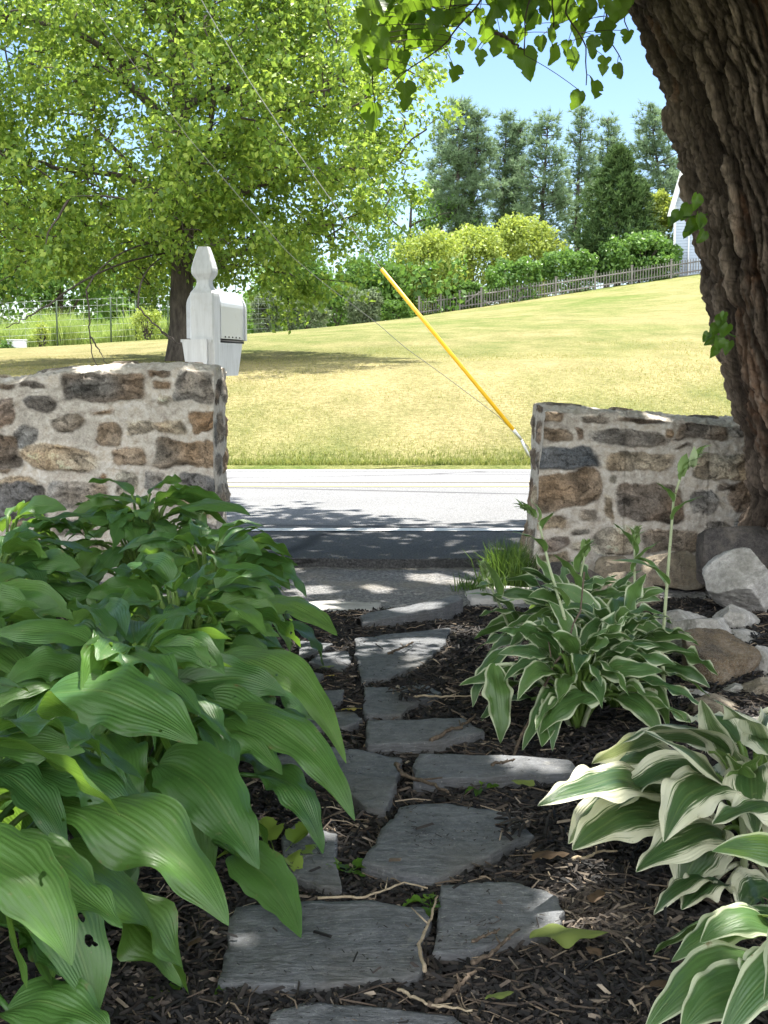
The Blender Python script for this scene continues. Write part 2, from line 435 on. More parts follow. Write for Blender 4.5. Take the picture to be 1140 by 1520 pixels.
FS = [
 ([(350,1346),(455,1338),(560,1335),(632,1348),(638,1375),(626,1440),(600,1456),(460,1462),(325,1462),(335,1395)], 'large four-sided slate flagstone nearest the camera, under the drooping hosta leaf tip'),
 ([(655,1313),(700,1306),(765,1304),(820,1328),(835,1350),(832,1378),(760,1392),(700,1412),(643,1415),(648,1365)], 'slate flagstone with a bright sun patch on its right end beside the crumpled green leaf'),
 ([(592,1196),(660,1192),(760,1206),(792,1240),(722,1272),(645,1306),(590,1300),(535,1281)], 'broad grey mid path flagstone tapering to a left point, bark chips at right'),
 ([(400,1128),(440,1103),(530,1111),(598,1126),(588,1165),(572,1203),(545,1200),(520,1178),(470,1155)], 'grey flagstone emerging from under the left hosta with a pointed lower right corner'),
 ([(622,1119),(740,1122),(850,1129),(858,1139),(846,1146),(720,1153),(610,1160)], 'long thick bar-like flagstone running under the right hosta with a dead stick across it'),
 ([(545,1068),(692,1064),(718,1085),(644,1102),(546,1104)], 'narrow rectangular flagstone right behind the long bar-like one'),
 ([(539,1020),(634,1018),(655,1028),(606,1050),(596,1062),(541,1062)], 'small flagstone partly buried by mulch at its lower right corner'),
 ([(527,947),(600,938),(670,932),(660,956),(626,986),(573,1007),(536,1011),(530,982)], 'fan-shaped flagstone with a curved right edge and twig bits on top'),
 ([(473,967),(517,966),(522,982),(508,996),(458,983)], 'small rounded flagstone carrying a fallen pale green leaf'),
 ([(440,952),(493,957),(470,968),(445,973)], 'small flagstone sliver poking out by the farthest hosta leaf'),
 ([(438,995),(480,1002),(468,1009),(438,1012)], 'tiny flagstone fragment in front of the small rounded one'),
 ([(475,1025),(511,1024),(497,1048),(472,1047)], 'little flagstone chip beside the yellow fallen leaf'),
 ([(416,1060),(520,1057),(540,1067),(518,1081),(424,1078)], 'low wide flagstone lying left of the narrow rectangular one'),
 ([(415,1240),(440,1222),(500,1240),(497,1266),(507,1320),(470,1312),(425,1296)], 'dark flagstone half hidden under hosta leaves beside the small weed'),
 ([(405,1506),(450,1492),(560,1496),(680,1508),(700,1535),(400,1545)], 'flagstone cut off by the bottom edge of the view'),
]
for i, (p_, l_) in enumerate(FS): flagstone(p_, l_, zt=.03 if i in (4, 5) else .024, seed=i * 3)
flagstone([(535,908),(600,899),(680,887),(688,893),(660,904),(580,914),(537,918)], 'raised tilted flagstone at the garden entrance with a thick dark front edge', zt=.045, thick=.075, tilt=(.05, .02), seed=77)
g = G('old_concrete'); P = g.coord(); n = g.noise(P, 60, 5, .75); n1 = g.noise(P, 6, 4)
CONC = g.pbr(g.mix(.5, g.ramp(n1, [(.3, (.33, .32, .30)), (.7, (.46, .45, .43))]), g.ramp(n, [(.3, .3), (.7, .7)]), 'OVERLAY'), .9, g.bump(n, .5, .01), .2)
SL = SLATE; SLATE = CONC
o = flagstone([(425,893),(500,891),(566,893),(556,904),(500,908),(430,907)], 'pale concrete threshold slab in sun left of the raised flagstone', zt=.012, seed=81); o.name = 'concrete_slab'; o['category'] = 'slab'; del o['group']
o = flagstone([(690,878),(735,868),(790,872),(806,884),(770,890),(700,889)], 'sunlit concrete slab before the right stone wall end', zt=.006, seed=82); o.name = 'concrete_slab'; o['category'] = 'slab'; del o['group']
SLATE = SL

def inside(poly_, x, y):
    r = np.zeros(x.shape, bool); n = len(poly_); j = n - 1
    for i in range(n):
        xi, yi = poly_[i]; xj, yj = poly_[j]
        c_ = ((yi > y) != (yj > y)) & (x < (xj - xi) * (y - yi) / (yj - yi + 1e-12) + xi)
        r ^= c_; j = i
    return r
def on_flag(x, y):
    r = np.zeros(x.shape, bool)
    for f in FLAGS: r |= inside(f, x, y)
    return r

# ------------------------------------------------------------------ mulch chips (uncountable)
def chip_mesh(n, x, y, z, L, W, H, tilt=.35, rmin=0, rmax=1):
    a = rng.random(n) * 2 * PI
    A = np.stack([np.cos(a), np.sin(a), rng.normal(0, tilt, n)], -1); A = nrm(A)
    up = nrm(np.stack([rng.normal(0, .5, n), rng.normal(0, .5, n), np.ones(n)], -1)); S = nrm(np.cross(A, up)); N = np.cross(S, A)
    C = np.stack([x, y, z], -1); L = L[:, None]; W = W[:, None]; H = H[:, None]
    t = rng.uniform(.4, 1, (n, 1)); t2 = rng.uniform(.3, 1, (n, 1))
    V = np.stack([C - A * L - S * W * t, C - A * L + S * W * t2, C - A * L * .9 + N * H, C + A * L - S * W * t2, C + A * L + S * W * t, C + A * L * .8 + N * H], 1)
    q = np.arange(6 * n).reshape(n, 6)
    F4 = np.concatenate([q[:, [0, 3, 5, 2]], q[:, [1, 2, 5, 4]]]); F3 = np.concatenate([q[:, [0, 2, 1]], q[:, [3, 4, 5]]])
    return V.reshape(-1, 3), [F4, F3], np.repeat(rng.uniform(rmin, rmax, n), 6)
g = G('bark_chip'); r = g.attr('rnd'); n = g.noise(g.pos(), 150, 3, .7)
c = g.ramp(r, [(0, (.006, .0058, .0058)), (.55, (.0155, .0138, .013)), (.87, (.038, .031, .026)), (.965, (.10, .078, .058)), (1, (.28, .23, .175))])
CHIP = g.pbr(g.mix(.4, c, g.ramp(n, [(.3, .3), (.7, .7)]), 'OVERLAY'), .75, None, .35)
n = 64000
y = 1.5 + 3.2 * rng.random(n) ** 1.25; x = (rng.random(n) * 2 - 1) * (.31 * y + .08)
keep = ~on_flag(x, y) | (rng.random(n) < .0015 + .5 * (((x - .3) ** 2 / .01 + (y - 2.3) ** 2 / .02) < 1) + .6 * (((x - .06) ** 2 / .0030 + (y - 3.3) ** 2 / .006) < 1))
x, y = x[keep], y[keep]; n = len(x); onf = on_flag(x, y)
L = rng.gamma(3, .0034, n) + .003; L = np.minimum(L, .030)
z = np.where(onf, .033, bed_z(x, y) + .002) + rng.random(n) * .008
V, F, R = chip_mesh(n, x, y, z, L, np.minimum(L * .45, rng.uniform(.0016, .0052, n)), rng.uniform(.001, .005, n))
m = MB(); m.add(V, F, rnd=R ** 1.1)
n = 9000; y = 1.5 + 3.2 * rng.random(n) ** 1.2; x = (rng.random(n) * 2 - 1) * (.30 * y); ok = on_flag(x, y) & (rng.random(n) < np.clip(.25 + 1.5 * fbm(x * 7, y * 7, s=88), .02, 1)); x, y = x[ok], y[ok]; n = len(x)      # crumbs on the stones
n2_ = 30000; y2 = 1.0 + 3.7 * rng.random(n2_); x2 = np.sign(rng.random(n2_) - .4) * (.31 * y2 + .08 + rng.random(n2_) * 1.5); V, F, R = chip_mesh(n2_, x2, y2, bed_z(x2, y2) + .002 + rng.random(n2_) * .008, np.minimum(rng.gamma(3, .0036, n2_) + .003, .03), rng.uniform(.0016, .006, n2_), rng.uniform(.001, .005, n2_)); m.add(V, F, rnd=R ** 1.1)      # the bed beyond the path
V, F, R = chip_mesh(n, x, y, np.full(n, .0285) + .004 * rng.random(n), rng.gamma(2, .0011, n) + .0008, rng.uniform(.0006, .0016, n), rng.uniform(.0005, .0014, n), rmax=.97); m.add(V, F, rnd=R)
kind(m.build('mulch_chips', CHIP, smooth=False), 'stuff')
# ------------------------------------------------------------------ stone walls
YW = 5.3
DK, GR, CH, BR, RB, TN, OR, LT = ((.165,.13,.10), (.24,.215,.185), (.125,.12,.115), (.24,.19,.14), (.23,.175,.135), (.36,.30,.22), (.29,.20,.125), (.42,.375,.30))
zl = lambda zx, zy: (zx * .3552, zy * .3552 + 320)
zr = lambda zx, zy: (zx * .386 + 700, zy * .386 + 560)
LEFT = [(430,705,180,70,0,DK,5),(655,642,32,17,0,DK,4),(692,641,20,19,0,DK,4),(678,695,38,20,0,OR,5),(685,762,28,22,.3,TN,3),(815,705,80,72,0,GR,5),(160,778,70,36,0,CH,2.6),(12,815,40,62,0,RB,3),
 (20,697,40,13,0,DK,4),(125,686,52,16,-.05,DK,3),(278,868,74,36,-.15,BR,2.2),(425,822,46,10,0,OR,3),(450,912,62,46,.25,BR,3),(105,920,48,54,.5,GR,2.4),(0,958,26,36,0,GR,2.5),(243,1015,168,56,.04,TN,2.6),(590,888,52,28,0,LT,3),(705,888,66,30,-.05,TN,3.5),
 (848,862,56,47,-.1,OR,3.4),(775,993,135,55,0,BR,4),(532,1005,72,38,-.15,BR,3),(10,1048,24,36,0,BR,3),(432,1092,18,16,0,OR,2.5),(525,1122,46,52,0,TN,3.6),(645,1108,41,48,0,GR,4),(828,1115,80,34,0,CH,4.5),(65,1135,92,36,0,TN,3),(325,1175,126,60,.05,GR,4),(815,1217,76,42,0,TN,3),
 (70,1262,88,48,0,BR,3),(560,1262,110,40,0,TN,3.4),(300,1310,90,38,0,BR,3),(830,1330,80,46,0,GR,4),(640,1370,70,40,0,BR,3),(90,1390,100,40,0,GR,3),(450,1400,80,40,0,TN,3),(835,1440,75,40,0,BR,3)]
RIGHT = [(297,135,54,26,0,BR,3),(480,143,50,20,.05,GR,3.5),(650,142,92,15,.05,DK,3),(310,222,64,29,0,BR,3.6),(405,218,14,27,0,DK,3),(600,232,152,38,0,GR,2.3),(755,195,15,21,0,BR,3),(885,195,100,42,.06,DK,5),(1030,192,34,26,0,GR,3),(358,312,116,40,-.05,CH,4),
 (635,322,127,32,0,TN,5),(815,267,36,7,0,DK,3),(370,432,127,68,-.12,BR,3),(540,385,12,16,0,TN,3),(682,480,128,72,.05,DK,3.6),(522,498,16,42,0,TN,3),(450,521,31,18,0,BR,3),(315,552,60,25,0,TN,3.4),(895,482,55,52,.2,GR,2.6),(975,345,125,50,0,TN,4),(978,420,27,16,0,DK,2.6),(1055,455,66,60,0,DK,2.6),
 (420,592,30,14,0,BR,3),(325,634,62,25,-.1,RB,3),(552,622,84,56,0,LT,3),(770,627,112,44,-.05,BR,3.5),(420,655,28,20,0,TN,3),(1090,560,70,40,0,GR,3),(320,700,60,30,0,TN,3),(1075,365,45,40,0,TN,3),(950,590,60,30,0,GR,3)]
def stones_world(lst, f, sc):
    out = []
    for (a, b, hw, hh, rot, c_, p) in lst:
        q = aty(*f(a, b), YW); k = sc * YW / FPX
        out.append((q[0], q[2], hw * k, hh * k, rot, np.array(c_), p))
    return out
def random_stones(x0, x1, z1, s):
    out = []; r = np.random.default_rng(s); z = .08
    while z < z1:
        h = r.uniform(.05, .1); x = x0
        while x < x1:
            w = r.uniform(.06, .2); out.append((x + w, z + r.uniform(-.01, .01), w * .85, h * .8, r.normal(0, .06), np.array([DK, GR, BR, RB, TN, CH, LT][r.integers(7)]), r.uniform(2.6, 4.5))); x += 2 * w + .03
        z += 2 * h + .025
    return out
def stone_field(S, Z, stones, seed):
    """height and colour of the pointed rubble face over coordinates S (along) and Z (up)"""
    wx = .024 * fbm(S * 9, Z * 9, s=seed, o=3) + .006 * fbm(S * 45, Z * 45, s=seed + 1, o=2)
    wz = .022 * fbm(S * 9, Z * 9, s=seed + 2, o=3) + .006 * fbm(S * 45, Z * 45, s=seed + 3, o=2)
    h = .010 * fbm(S * 9, Z * 9, s=seed + 4) + .006 * fbm(S * 60, Z * 60, s=seed + 5, o=3)
    mort = np.array([.60, .545, .47])
    n = fbm(S * 20, Z * 20, s=seed + 6, o=4)[..., None]
    n2 = fbm(S * 6, Z * 6, s=seed + 8, o=3)[..., None]
    C = mort * (1 + .16 * n + .18 * n2)
    M = np.zeros(S.shape)
    for k, (cx, cz, a, b, rot, col, p) in enumerate(stones):
        bx = np.abs(S - cx) < a * 1.6 + .04; bx &= np.abs(Z - cz) < b * 1.6 + .05
        if not bx.any(): continue
        dx = S[bx] + wx[bx] - cx; dz = Z[bx] + wz[bx] - cz
        x = dx * math.cos(rot) - dz * math.sin(rot); z = dx * math.sin(rot) + dz * math.cos(rot)
        p = p * 1.5 if p > 2.8 else p
        x = x + .10 * a * np.sin(2.3 * k) * (z / b); z = z + .14 * b * np.sin(5.1 * k) * (x / a)      # skewed, not all alike
        d = (np.abs(x / a) ** p + np.abs(z / b) ** p) ** (1 / p)
        e = .009 / min(a, b)
        mk = sstep(1 + e * .5, 1 - e * .5, d)
        st = fbm(x * 14 + k, z * 30 + k, s=seed + 9, o=5); st2 = fbm(x * 50 + k, z * 80, s=seed + 11, o=3)
        st3 = fbm(x * 16 + k * 3, z * 16, s=seed + 14, o=5, g=.6)
        c1, c2, ci = voro(x * 13 + 9.1 * k + .6 * st3, z * 24 + 5 * k + .8 * st, seed + 17); crk = sstep(.0, .10, c2 - c1)
        lum = (1.15 + .7 * st + .3 * st2 + .8 * st3 + .55 * (ci - .5)) * (.45 + .55 * crk)
        hue = fbm(x * 8 + 3 * k, z * 8, s=seed + 12, o=2)[:, None] * np.array([.22, .03, -.18])
        cc = np.clip(col * np.clip(lum, .3, 2.6)[:, None] * (1 + hue), .015, .6)
        bulge = .010 * (1 - np.clip(d, 0, 1) ** 3) + .003 + .016 * st * mk + (.012 * (ci - .5) - .005 * (1 - crk)) * mk
        h[bx] = h[bx] * (1 - mk) + bulge * mk + h[bx] * .3 * mk
        C[bx] = C[bx] * (1 - mk[:, None]) + cc * mk[:, None]; M[bx] = np.maximum(M[bx], mk)
    return h, C, M
g = G('rubble_masonry'); P = g.pos(); C = g.attr('Col', 'Color'); R = g.attr('rnd')
n = g.noise(P, 140, 4, .75); n2 = g.noise(P, 34, 5, .7); sp = g.noise(P, 320, 2, .8)
c = g.mix(g.math('ADD', .5, g.math('MULTIPLY', R, .5)), C, g.ramp(n, [(.3, .26), (.7, .76)]), 'OVERLAY'); c = g.mix(.55, c, g.ramp(n2, [(.32, .22), (.68, .78)]), 'OVERLAY')
c = g.mix(g.math('MULTIPLY', R, g.ramp(sp, [(.56, 0.0), (.66, .5)])), c, (.34, .30, .25))
WALLM = g.pbr(c, .9, g.bump(g.math('ADD', n2, n), .75, .014), .15)
def wall(name, label, X0, X1, ztop, stones, thick, end, seed):
    """rubble wall along X; end = which X is the squared free end that we see"""
    fine0, fine1 = (X1 - 1.25, X1) if end > 0 else (X0, X0 + 1.15)
    xs = np.unique(np.concatenate([np.arange(fine0, fine1, .0055), [fine1], np.arange(X0, X1, .03)])); xs = xs[(xs >= X0) & (xs <= X1)]
    nf, nt = 150, 60
    t = np.concatenate([np.linspace(0, 1, nf), 1 + np.linspace(0, 1, nt)[1:], 2 + np.linspace(0, 1, 40)[1:]])
    SS, TT = np.meshgrid(xs, t, indexing='ij')
    zt = ztop(SS) + .010 * fbm(SS * 9, SS * 0, s=seed + 30)
    z = np.where(TT < 1, zt * TT, np.where(TT < 2, zt, zt * (3 - TT))) - .02 * (TT < .01)
    v = np.where(TT < 1, 0, np.where(TT < 2, TT - 1, 1)) * thick
    h, C, M = stone_field(SS, z, stones, seed)
    ht, Ct, Mt = stone_field(SS, v + 5, random_stones_shift(X0, X1, seed), seed + 50)
    hb, Cb, Mb = stone_field(SS + 31.3, z, [(a + 31.3, *r) for a, *r in random_stones(X0, X1, .9, seed + 3)], seed + 70)
    top = (TT >= 1) & (TT < 2); back = TT >= 2
    y = YW + v
    wob = .012 * fbm(z * 7, y * 7, s=seed + 31) * 1.2           # the end face is not straight
    f_end = sstep(.10, 0, np.abs(SS - (X1 if end > 0 else X0)))
    x = SS + wob * f_end + (.03 * (z / .8 - .5) * f_end if end < 0 else 0) - (.03 * f_end * sstep(.2, 0, z) if end < 0 else 0)
    rnd_top = .018 * (np.exp(-((TT - 1) / .10) ** 2) + np.exp(-((TT - 2) / .06) ** 2))
    y = y - np.where(TT < 1, h, 0) + np.where(back, hb, 0)
    z = z + np.where(top, np.minimum(ht * 1.4, .012), 0) - rnd_top
    C = np.where(top[..., None], Ct, np.where(back[..., None], Cb, C)); M = np.where(top, Mt, np.where(back, Mb, M))
    m = MB(); m.add(np.stack([x, y, z], -1), grid_faces(len(xs), len(t))[:, ::-1], rnd=M.ravel(), col=C.reshape(-1, 3))
    # end cap, sharing its rim with the main sheet
    k = -1 if end > 0 else 0
    ring_f = np.stack([x[k, :nf], y[k, :nf], z[k, :nf]], -1)
    ytop = y[k, nf - 1:nf + nt - 1]; ztopc = z[k, nf - 1:nf + nt - 1]; xt = x[k, nf - 1:nf + nt - 1]
    nu = 60; U, W = np.meshgrid(np.linspace(0, 1, nu), np.linspace(0, 1, nf), indexing='ij')
    yi = np.interp(U, np.linspace(0, 1, nt), ytop); fr = ring_f[None, :, :]
    yb = YW + thick
    ycap = fr[..., 1] * (1 - U) + yb * U
    zcap = W * np.interp(U, np.linspace(0, 1, nt), ztopc) - .02 * (W < .01)
    est = []
    r = np.random.default_rng(seed + 5); zz = .05
    while zz < .85:
        hh = r.uniform(.045, .085); yy = YW + .02
        while yy < YW + thick - .04:
            ww = r.uniform(.07, .13); est.append((yy + ww, zz + hh, ww * .9, hh * .85, r.normal(0, .05), np.array([DK, GR, BR, RB, TN][r.integers(5)]), 3.5)); yy += 2 * ww + .02
        zz += 2 * hh + .02
    he, Ce, Me = stone_field(ycap, zcap, est, seed + 90)
    fade = sstep(0, .06, U) * sstep(0, .06, 1 - U) * sstep(0, .03, 1 - W)
    wobc = .012 * fbm(zcap * 7, ycap * 7, s=seed + 31) * 1.2
    xe = (X1 if end > 0 else X0)
    xc = xe + wobc + (.03 * (zcap / .8 - .5) - .03 * sstep(.2, 0, zcap) if end < 0 else 0) + np.sign(end) * np.maximum(he, -.004) * .7 * fade
    F = grid_faces(nu, nf); F = F if end > 0 else F[:, ::-1]
    m.add(np.stack([xc, ycap, zcap], -1), F, rnd=Me.ravel(), col=Ce.reshape(-1, 3))
    o = m.build(name, WALLM, loc=((X0 + X1) / 2, YW + thick / 2, 0))
    return tag(o, label, 'wall')
def random_stones_shift(X0, X1, s):
    r = np.random.default_rng(s + 8); out = []; x = X0
    while x < X1:
        w = r.uniform(.05, .12); out.append((x + w, 5.2 + r.uniform(-.08, .08), w * .8, r.uniform(.05, .09), 0, np.array([DK, GR, BR, TN][r.integers(4)]) * 1.0, 3)); x += 2 * w + r.uniform(.05, .25)
    return out
XL = aty(319, 700, YW)[0]; XR = aty(803, 700, YW)[0]
lx = [aty(p, 550, YW)[0] for p in (-600, 0, 60, 130, 180, 240, 290, 333)]; lz = [aty(570, p, YW)[2] for p in (585, 563, 553, 546, 540, 540, 541, 546)]
rx = [aty(p, 550, YW)[0] for p in (788, 800, 900, 1000, 1100, 1800)]; rz_ = [aty(570, p, YW)[2] for p in (612, 604, 609, 617, 624, 640)]
wall('stone_wall', 'taller rubble stone wall with pale mortar standing behind the big green hostas', -5.5, XL, lambda s: np.interp(s, lx, lz), stones_world(LEFT, zl, .3552) + random_stones(-5.5, -1.56, .8, 4), .40, +1, 100)
wall('stone_wall', 'lower rubble stone wall running behind the bark tree trunk on the right', XR, 5.0, lambda s: np.interp(s, rx, rz_), stones_world(RIGHT, zr, .386) + random_stones(1.47, 5.0, .62, 5), .42, -1, 300)

# ------------------------------------------------------------------ rocks
ROCKM = {
 'pale': stone_mat('pale_fieldstone', [(.26, .25, .22), (.44, .42, .39), (.60, .58, .55)], 7, .7, lichen=(.30, .29, .24)),
 'tan': stone_mat('tan_fieldstone', [(.15, .125, .10), (.30, .25, .18), (.44, .39, .31)], 8, .8, lichen=(.38, .35, .29)),
 'brown': stone_mat('brown_fieldstone', [(.09, .07, .05), (.19, .135, .08), (.30, .25, .19)], 9, .8, lichen=(.33, .31, .27)),
 'dark': stone_mat('dark_fieldstone', [(.04, .04, .043), (.11, .10, .095), (.24, .21, .18)], 9, 1.0, lichen=(.22, .20, .18)),
}
import bmesh
_bm = bmesh.new(); bmesh.ops.create_icosphere(_bm, subdivisions=6, radius=1); _bm.verts.ensure_lookup_table()
ICO_V = np.array([v.co[:] for v in _bm.verts]); ICO_F = np.array([[v.index for v in f.verts] for f in _bm.faces]); _bm.free()
def rock(name, label, px, py, hw, hh, Y, mat, seed, depth=1.0, rz=0.0, planes=20, cut=(.48, .80), group='loose rocks beside the right wall', zfloor=None):
    r = np.random.default_rng(seed); V = ICO_V.copy()
    if name == 'footing_stone': V = np.sign(V) * np.abs(V) ** .45; V = V / np.abs(V).max(0)
    for k in range(planes):
        d = nrm(r.normal(size=3) * np.array([1, 1, .8])); c_ = r.uniform(*cut); e = V @ d - c_
        V = V - np.where(e > 0, e * .985, 0)[:, None] * d
    V = V + nrm(V) * (.05 * fbm(V[:, 0] * 2.2, V[:, 1] * 2.2, V[:, 2] * 2.2, s=seed)
        + .034 * fbm(V[:, 0] * 6, V[:, 1] * 6, V[:, 2] * 7, s=seed + 1, o=3) + .016 * fbm(V[:, 0] * 22, V[:, 1] * 22, V[:, 2] * 26, s=seed + 2, o=4))[:, None]
    R_ = np.array([[math.cos(rz), -math.sin(rz)], [math.sin(rz), math.cos(rz)]]); V[:, :2] = V[:, :2] @ R_.T
    V = V / np.abs(V).max(0)
    c_ = aty(px, py, Y); k = Y / FPX
    V = V * np.array([hw * k, hw * k * depth, hh * k]) * (1.28 if name == 'rock' else 1.0) + c_
    m = MB(); m.add(V, ICO_F)
    return tag(m.build(name, ROCKM[mat], loc=(c_[0], c_[1], c_[2] - hh * k)), label, 'rock', group)
ROCKS = [
 (1101, 872, 47, 47, 4.35, 'pale', 'big pale angular rock by the frame edge, catching light in front of the dark block', .9),
 (1090, 922, 32, 24, 4.15, 'pale', 'small whitish rock tucked under the big pale angular one', 1.0),
 (1014, 934, 44, 25, 4.05, 'pale', 'flat pale rock at the left of the pile beside the black mulch', 1.0),
 (1052, 956, 48, 34, 3.75, 'pale', 'grey pointed rock leaning over the brown tan boulder', 1.0),
 (1058, 994, 56, 44, 3.5, 'brown', 'brown tan boulder with a smooth face in the middle of the pile', 1.0),
 (1132, 990, 34, 34, 3.55, 'pale', 'grey rock right of the brown tan boulder at the frame edge', 1.0),
 (1122, 1038, 36, 24, 3.3, 'tan', 'low rock wedged below the brown tan boulder', 1.0),
 (1062, 1066, 46, 30, 3.15, 'tan', 'tan rock half hidden by variegated hosta leaves', 1.0),
 (1128, 1085, 40, 30, 3.0, 'pale', 'rock behind the wide cream leaf tips at the right edge', 1.0),
 (1098, 958, 38, 26, 3.95, 'pale', 'pale rock between the pointed grey one and the frame edge', 1.0),
 (1092, 1042, 36, 24, 3.32, 'pale', 'small pale rock just above the cream hosta leaves', 1.0),
 (1030, 1046, 30, 22, 3.3, 'pale', 'small light rock at the left foot of the brown tan boulder', 1.0),
 (934, 884, 40, 34, 4.55, 'tan', 'rounded tan grey rock behind the hosta flower stalks', .9),
 (874, 888, 38, 22, 4.5, 'tan', 'low tan rock left of the rounded one behind the hosta', 1.0),
]
for i, (px, py, hw, hh, Y, mt, lab, dp) in enumerate(ROCKS): rock('rock', lab, px, py, hw, hh, Y, mt, 500 + i * 7, dp, rz=i * 1.3)
LEDGE = [
 (1112, 828, 86, 50, 4.85, 'dark', 'massive dark block at the base of the tree trunk', .55, 6),
 (838, 858, 52, 24, 4.95, 'dark', 'flat dark grey stone at the foot of the right wall end', .6, 7),
 (915, 848, 34, 22, 5.12, 'tan', 'tan stone low in the wall foot between the flat dark one and the split one', .6, 8),
 (1000, 845, 50, 30, 5.1, 'tan', 'split tan stone at the wall foot left of the massive dark block', .6, 8),
]
for i, (px, py, hw, hh, Y, mt, lab, dp, pl) in enumerate(LEDGE):
    rock('footing_stone', lab, px, py, hw, hh, Y, mt, 900 + i * 11, dp, planes=pl + 9, cut=(.80, 1.05), group='footing stones at the right wall')
# ------------------------------------------------------------------ mailbox on its post
g = G('white_painted_wood'); P = g.coord(); n = g.noise(g.map(P, (60, 60, 5)), 1, 4, .6); n2 = g.noise(P, 14, 5, .7)
c = g.mix(g.ramp(n2, [(.55, 0.0), (.75, .35)]), g.ramp(n, [(.3, (.54, .55, .55)), (.6, (.66, .675, .68))]), (.42, .40, .34))
WOOD = g.pbr(c, .6, g.bump(n, .25, .004), .3)
g = G('white_metal'); P = g.coord(); n2 = g.noise(P, 22, 5, .7)
c = g.mix(g.ramp(n2, [(.56, 0.0), (.72, .4)]), (.60, .62, .64), (.36, .34, .30))
WMET = g.pbr(c, .35, None, .5)
g = G('dark_gap'); DARK = g.pbr((.03, .03, .03), .8)
YM = 5.86; MX = aty(305, 500, YM)[0]
zz = lambda zy: aty(570, zy / 2, YM)[2]
mb_root = thing('mailbox', 'white arched metal mailbox on a white wooden post with pointed finial, behind the taller wall', 'mailbox', (MX, YM, 0))
RZ = -math.radians(9)
RM = np.array([[math.cos(RZ), -math.sin(RZ), 0], [math.sin(RZ), math.cos(RZ), 0], [0, 0, 1]])
place = lambda V: np.asarray(V) @ RM.T + np.array([MX, YM, 0])
def square_lathe(prof):
    V = []; 
    for z, w in prof:
        b = w * .12
        V += [(w - b, -w, z), (w, -w + b, z), (w, w - b, z), (w - b, w, z), (-w + b, w, z), (-w, w - b, z), (-w, -w + b, z), (-w + b, -w, z)]
    n = len(prof); F = [grid_faces(n, 8, True)]
    V = np.array(V); V = np.concatenate([V, [[0, 0, prof[-1][0]]]]); j = np.arange(8)
    F.append(np.stack([(n - 1) * 8 + j, (n - 1) * 8 + (j + 1) % 8, np.full(8, n * 8)], -1))
    return V, F
m = MB(); V, F = square_lathe([(0, .053), (.6, .053), (zz(905), .053), (zz(880), .053), (zz(872), .052)]); m.add(place(V), F)
m.build('post', WOOD, mb_root, smooth=False)
fp = [(zz(872), .052), (zz(866), .047), (zz(860), .040), (zz(853), .034), (zz(846), .0295), (zz(838), .028), (zz(831), .029), (zz(827), .034), (zz(822), .039), (zz(814), .0455), (zz(806), .047), (zz(798), .0465), (zz(780), .041), (zz(755), .031), (zz(738), .0235), (zz(733), .021)]
m = MB(); V, F = square_lathe(fp); m.add(place(V), F); m.build('finial', WOOD, mb_root, smooth=False)
# arched box
ZB = zz(1004); WB = .078; HS = .140; L0, L1 = .058, .45
def arch(w, hs, n=18):
    a = np.linspace(0, PI, n)
    return np.concatenate([[(w, 0)], np.stack([w * np.cos(a), hs + w * np.sin(a)], -1), [(-w, 0)]])
A = arch(WB, HS)
ysn = np.linspace(L0, L1, 14); V = np.array([[(a - .024, y, ZB + b) for a, b in A] for y in ysn]); na = len(A)
m = MB(); m.add(place(V.reshape(-1, 3)), grid_faces(len(ysn), na, True))
for k, fl in ((0, 1), (len(ysn) - 1, -1)):
    c_ = np.array([[-.03, ysn[k], ZB + .08]]); j = np.arange(na); tri = np.stack([j, (j + 1) % na, np.full(na, na)], -1)
    m.add(place(np.concatenate([V[k], c_])), tri[:, ::fl])
bo = m.build('box', WMET, mb_root, smooth=False)
m = MB(); A2 = arch(WB + .006, HS + .001)
for y0, y1 in ((L1 - .004, L1 + .022),):
    V = np.array([[(a - .024, y, ZB - .005 + b) for a, b in A2] for y in (y0, y1)]); m.add(place(V.reshape(-1, 3)), grid_faces(2, na, True))
    for k in (0, 1): m.add(place(np.concatenate([V[k], [[-.03, (y0, y1)[k], ZB + .08]]])), np.stack([np.arange(na), (np.arange(na) + 1) % na, np.full(na, na)], -1))
do = m.build('door', WMET, mb_root, smooth=False)
m = MB(); V, F = box((-.03, L1 + .035, ZB + .2), (.012, .012, .008)); m.add(place(V), F); m.build('handle', WMET, do)
for k in range(5):
    m = MB(); V, F = box((WB - .0235, .12 + .06 * k, ZB + .008), (.002, .006, .0032)); m.add(place(V), F); m.build('rivet', DARK, bo)
m = MB(); V, F = box((-.03, (L0 + L1) / 2, ZB - .012), (.075, .22, .006)); m.add(place(V), F); m.build('base_strip', DARK, mb_root)
def prism(o0, o1, y0, y1):
    """loft between two outlines (x,z) at two depths"""
    n = len(o0); V = np.array([(a, y0, b) for a, b in o0] + [(a, y1, b) for a, b in o1]); j = np.arange(n)
    F = [np.stack([j, (j + 1) % n, n + (j + 1) % n, n + j], -1)]
    if n == 4: F.append(np.array([[3, 2, 1, 0], [4, 5, 6, 7]]))
    return V, F
ZT = ZB - .018
m = MB(); V, F = prism([(-.082, ZT + .012), (.028, ZT + .012), (.028, ZT - .135), (-.062, ZT - .135)], [(-.082, ZT + .012), (.028, ZT + .012), (.028, ZT - .135), (-.062, ZT - .135)], -.078, -.055); m.add(place(V), F)
m.build('front_bracket', WOOD, mb_root, smooth=False)
m = MB(); V = [(.030, -.05, ZT), (.030, .41, ZT), (.030, .33, ZT - .145), (.030, -.05, ZT - .145)]; V = np.array(V + [(a + .024, b, c_) for a, b, c_ in V])
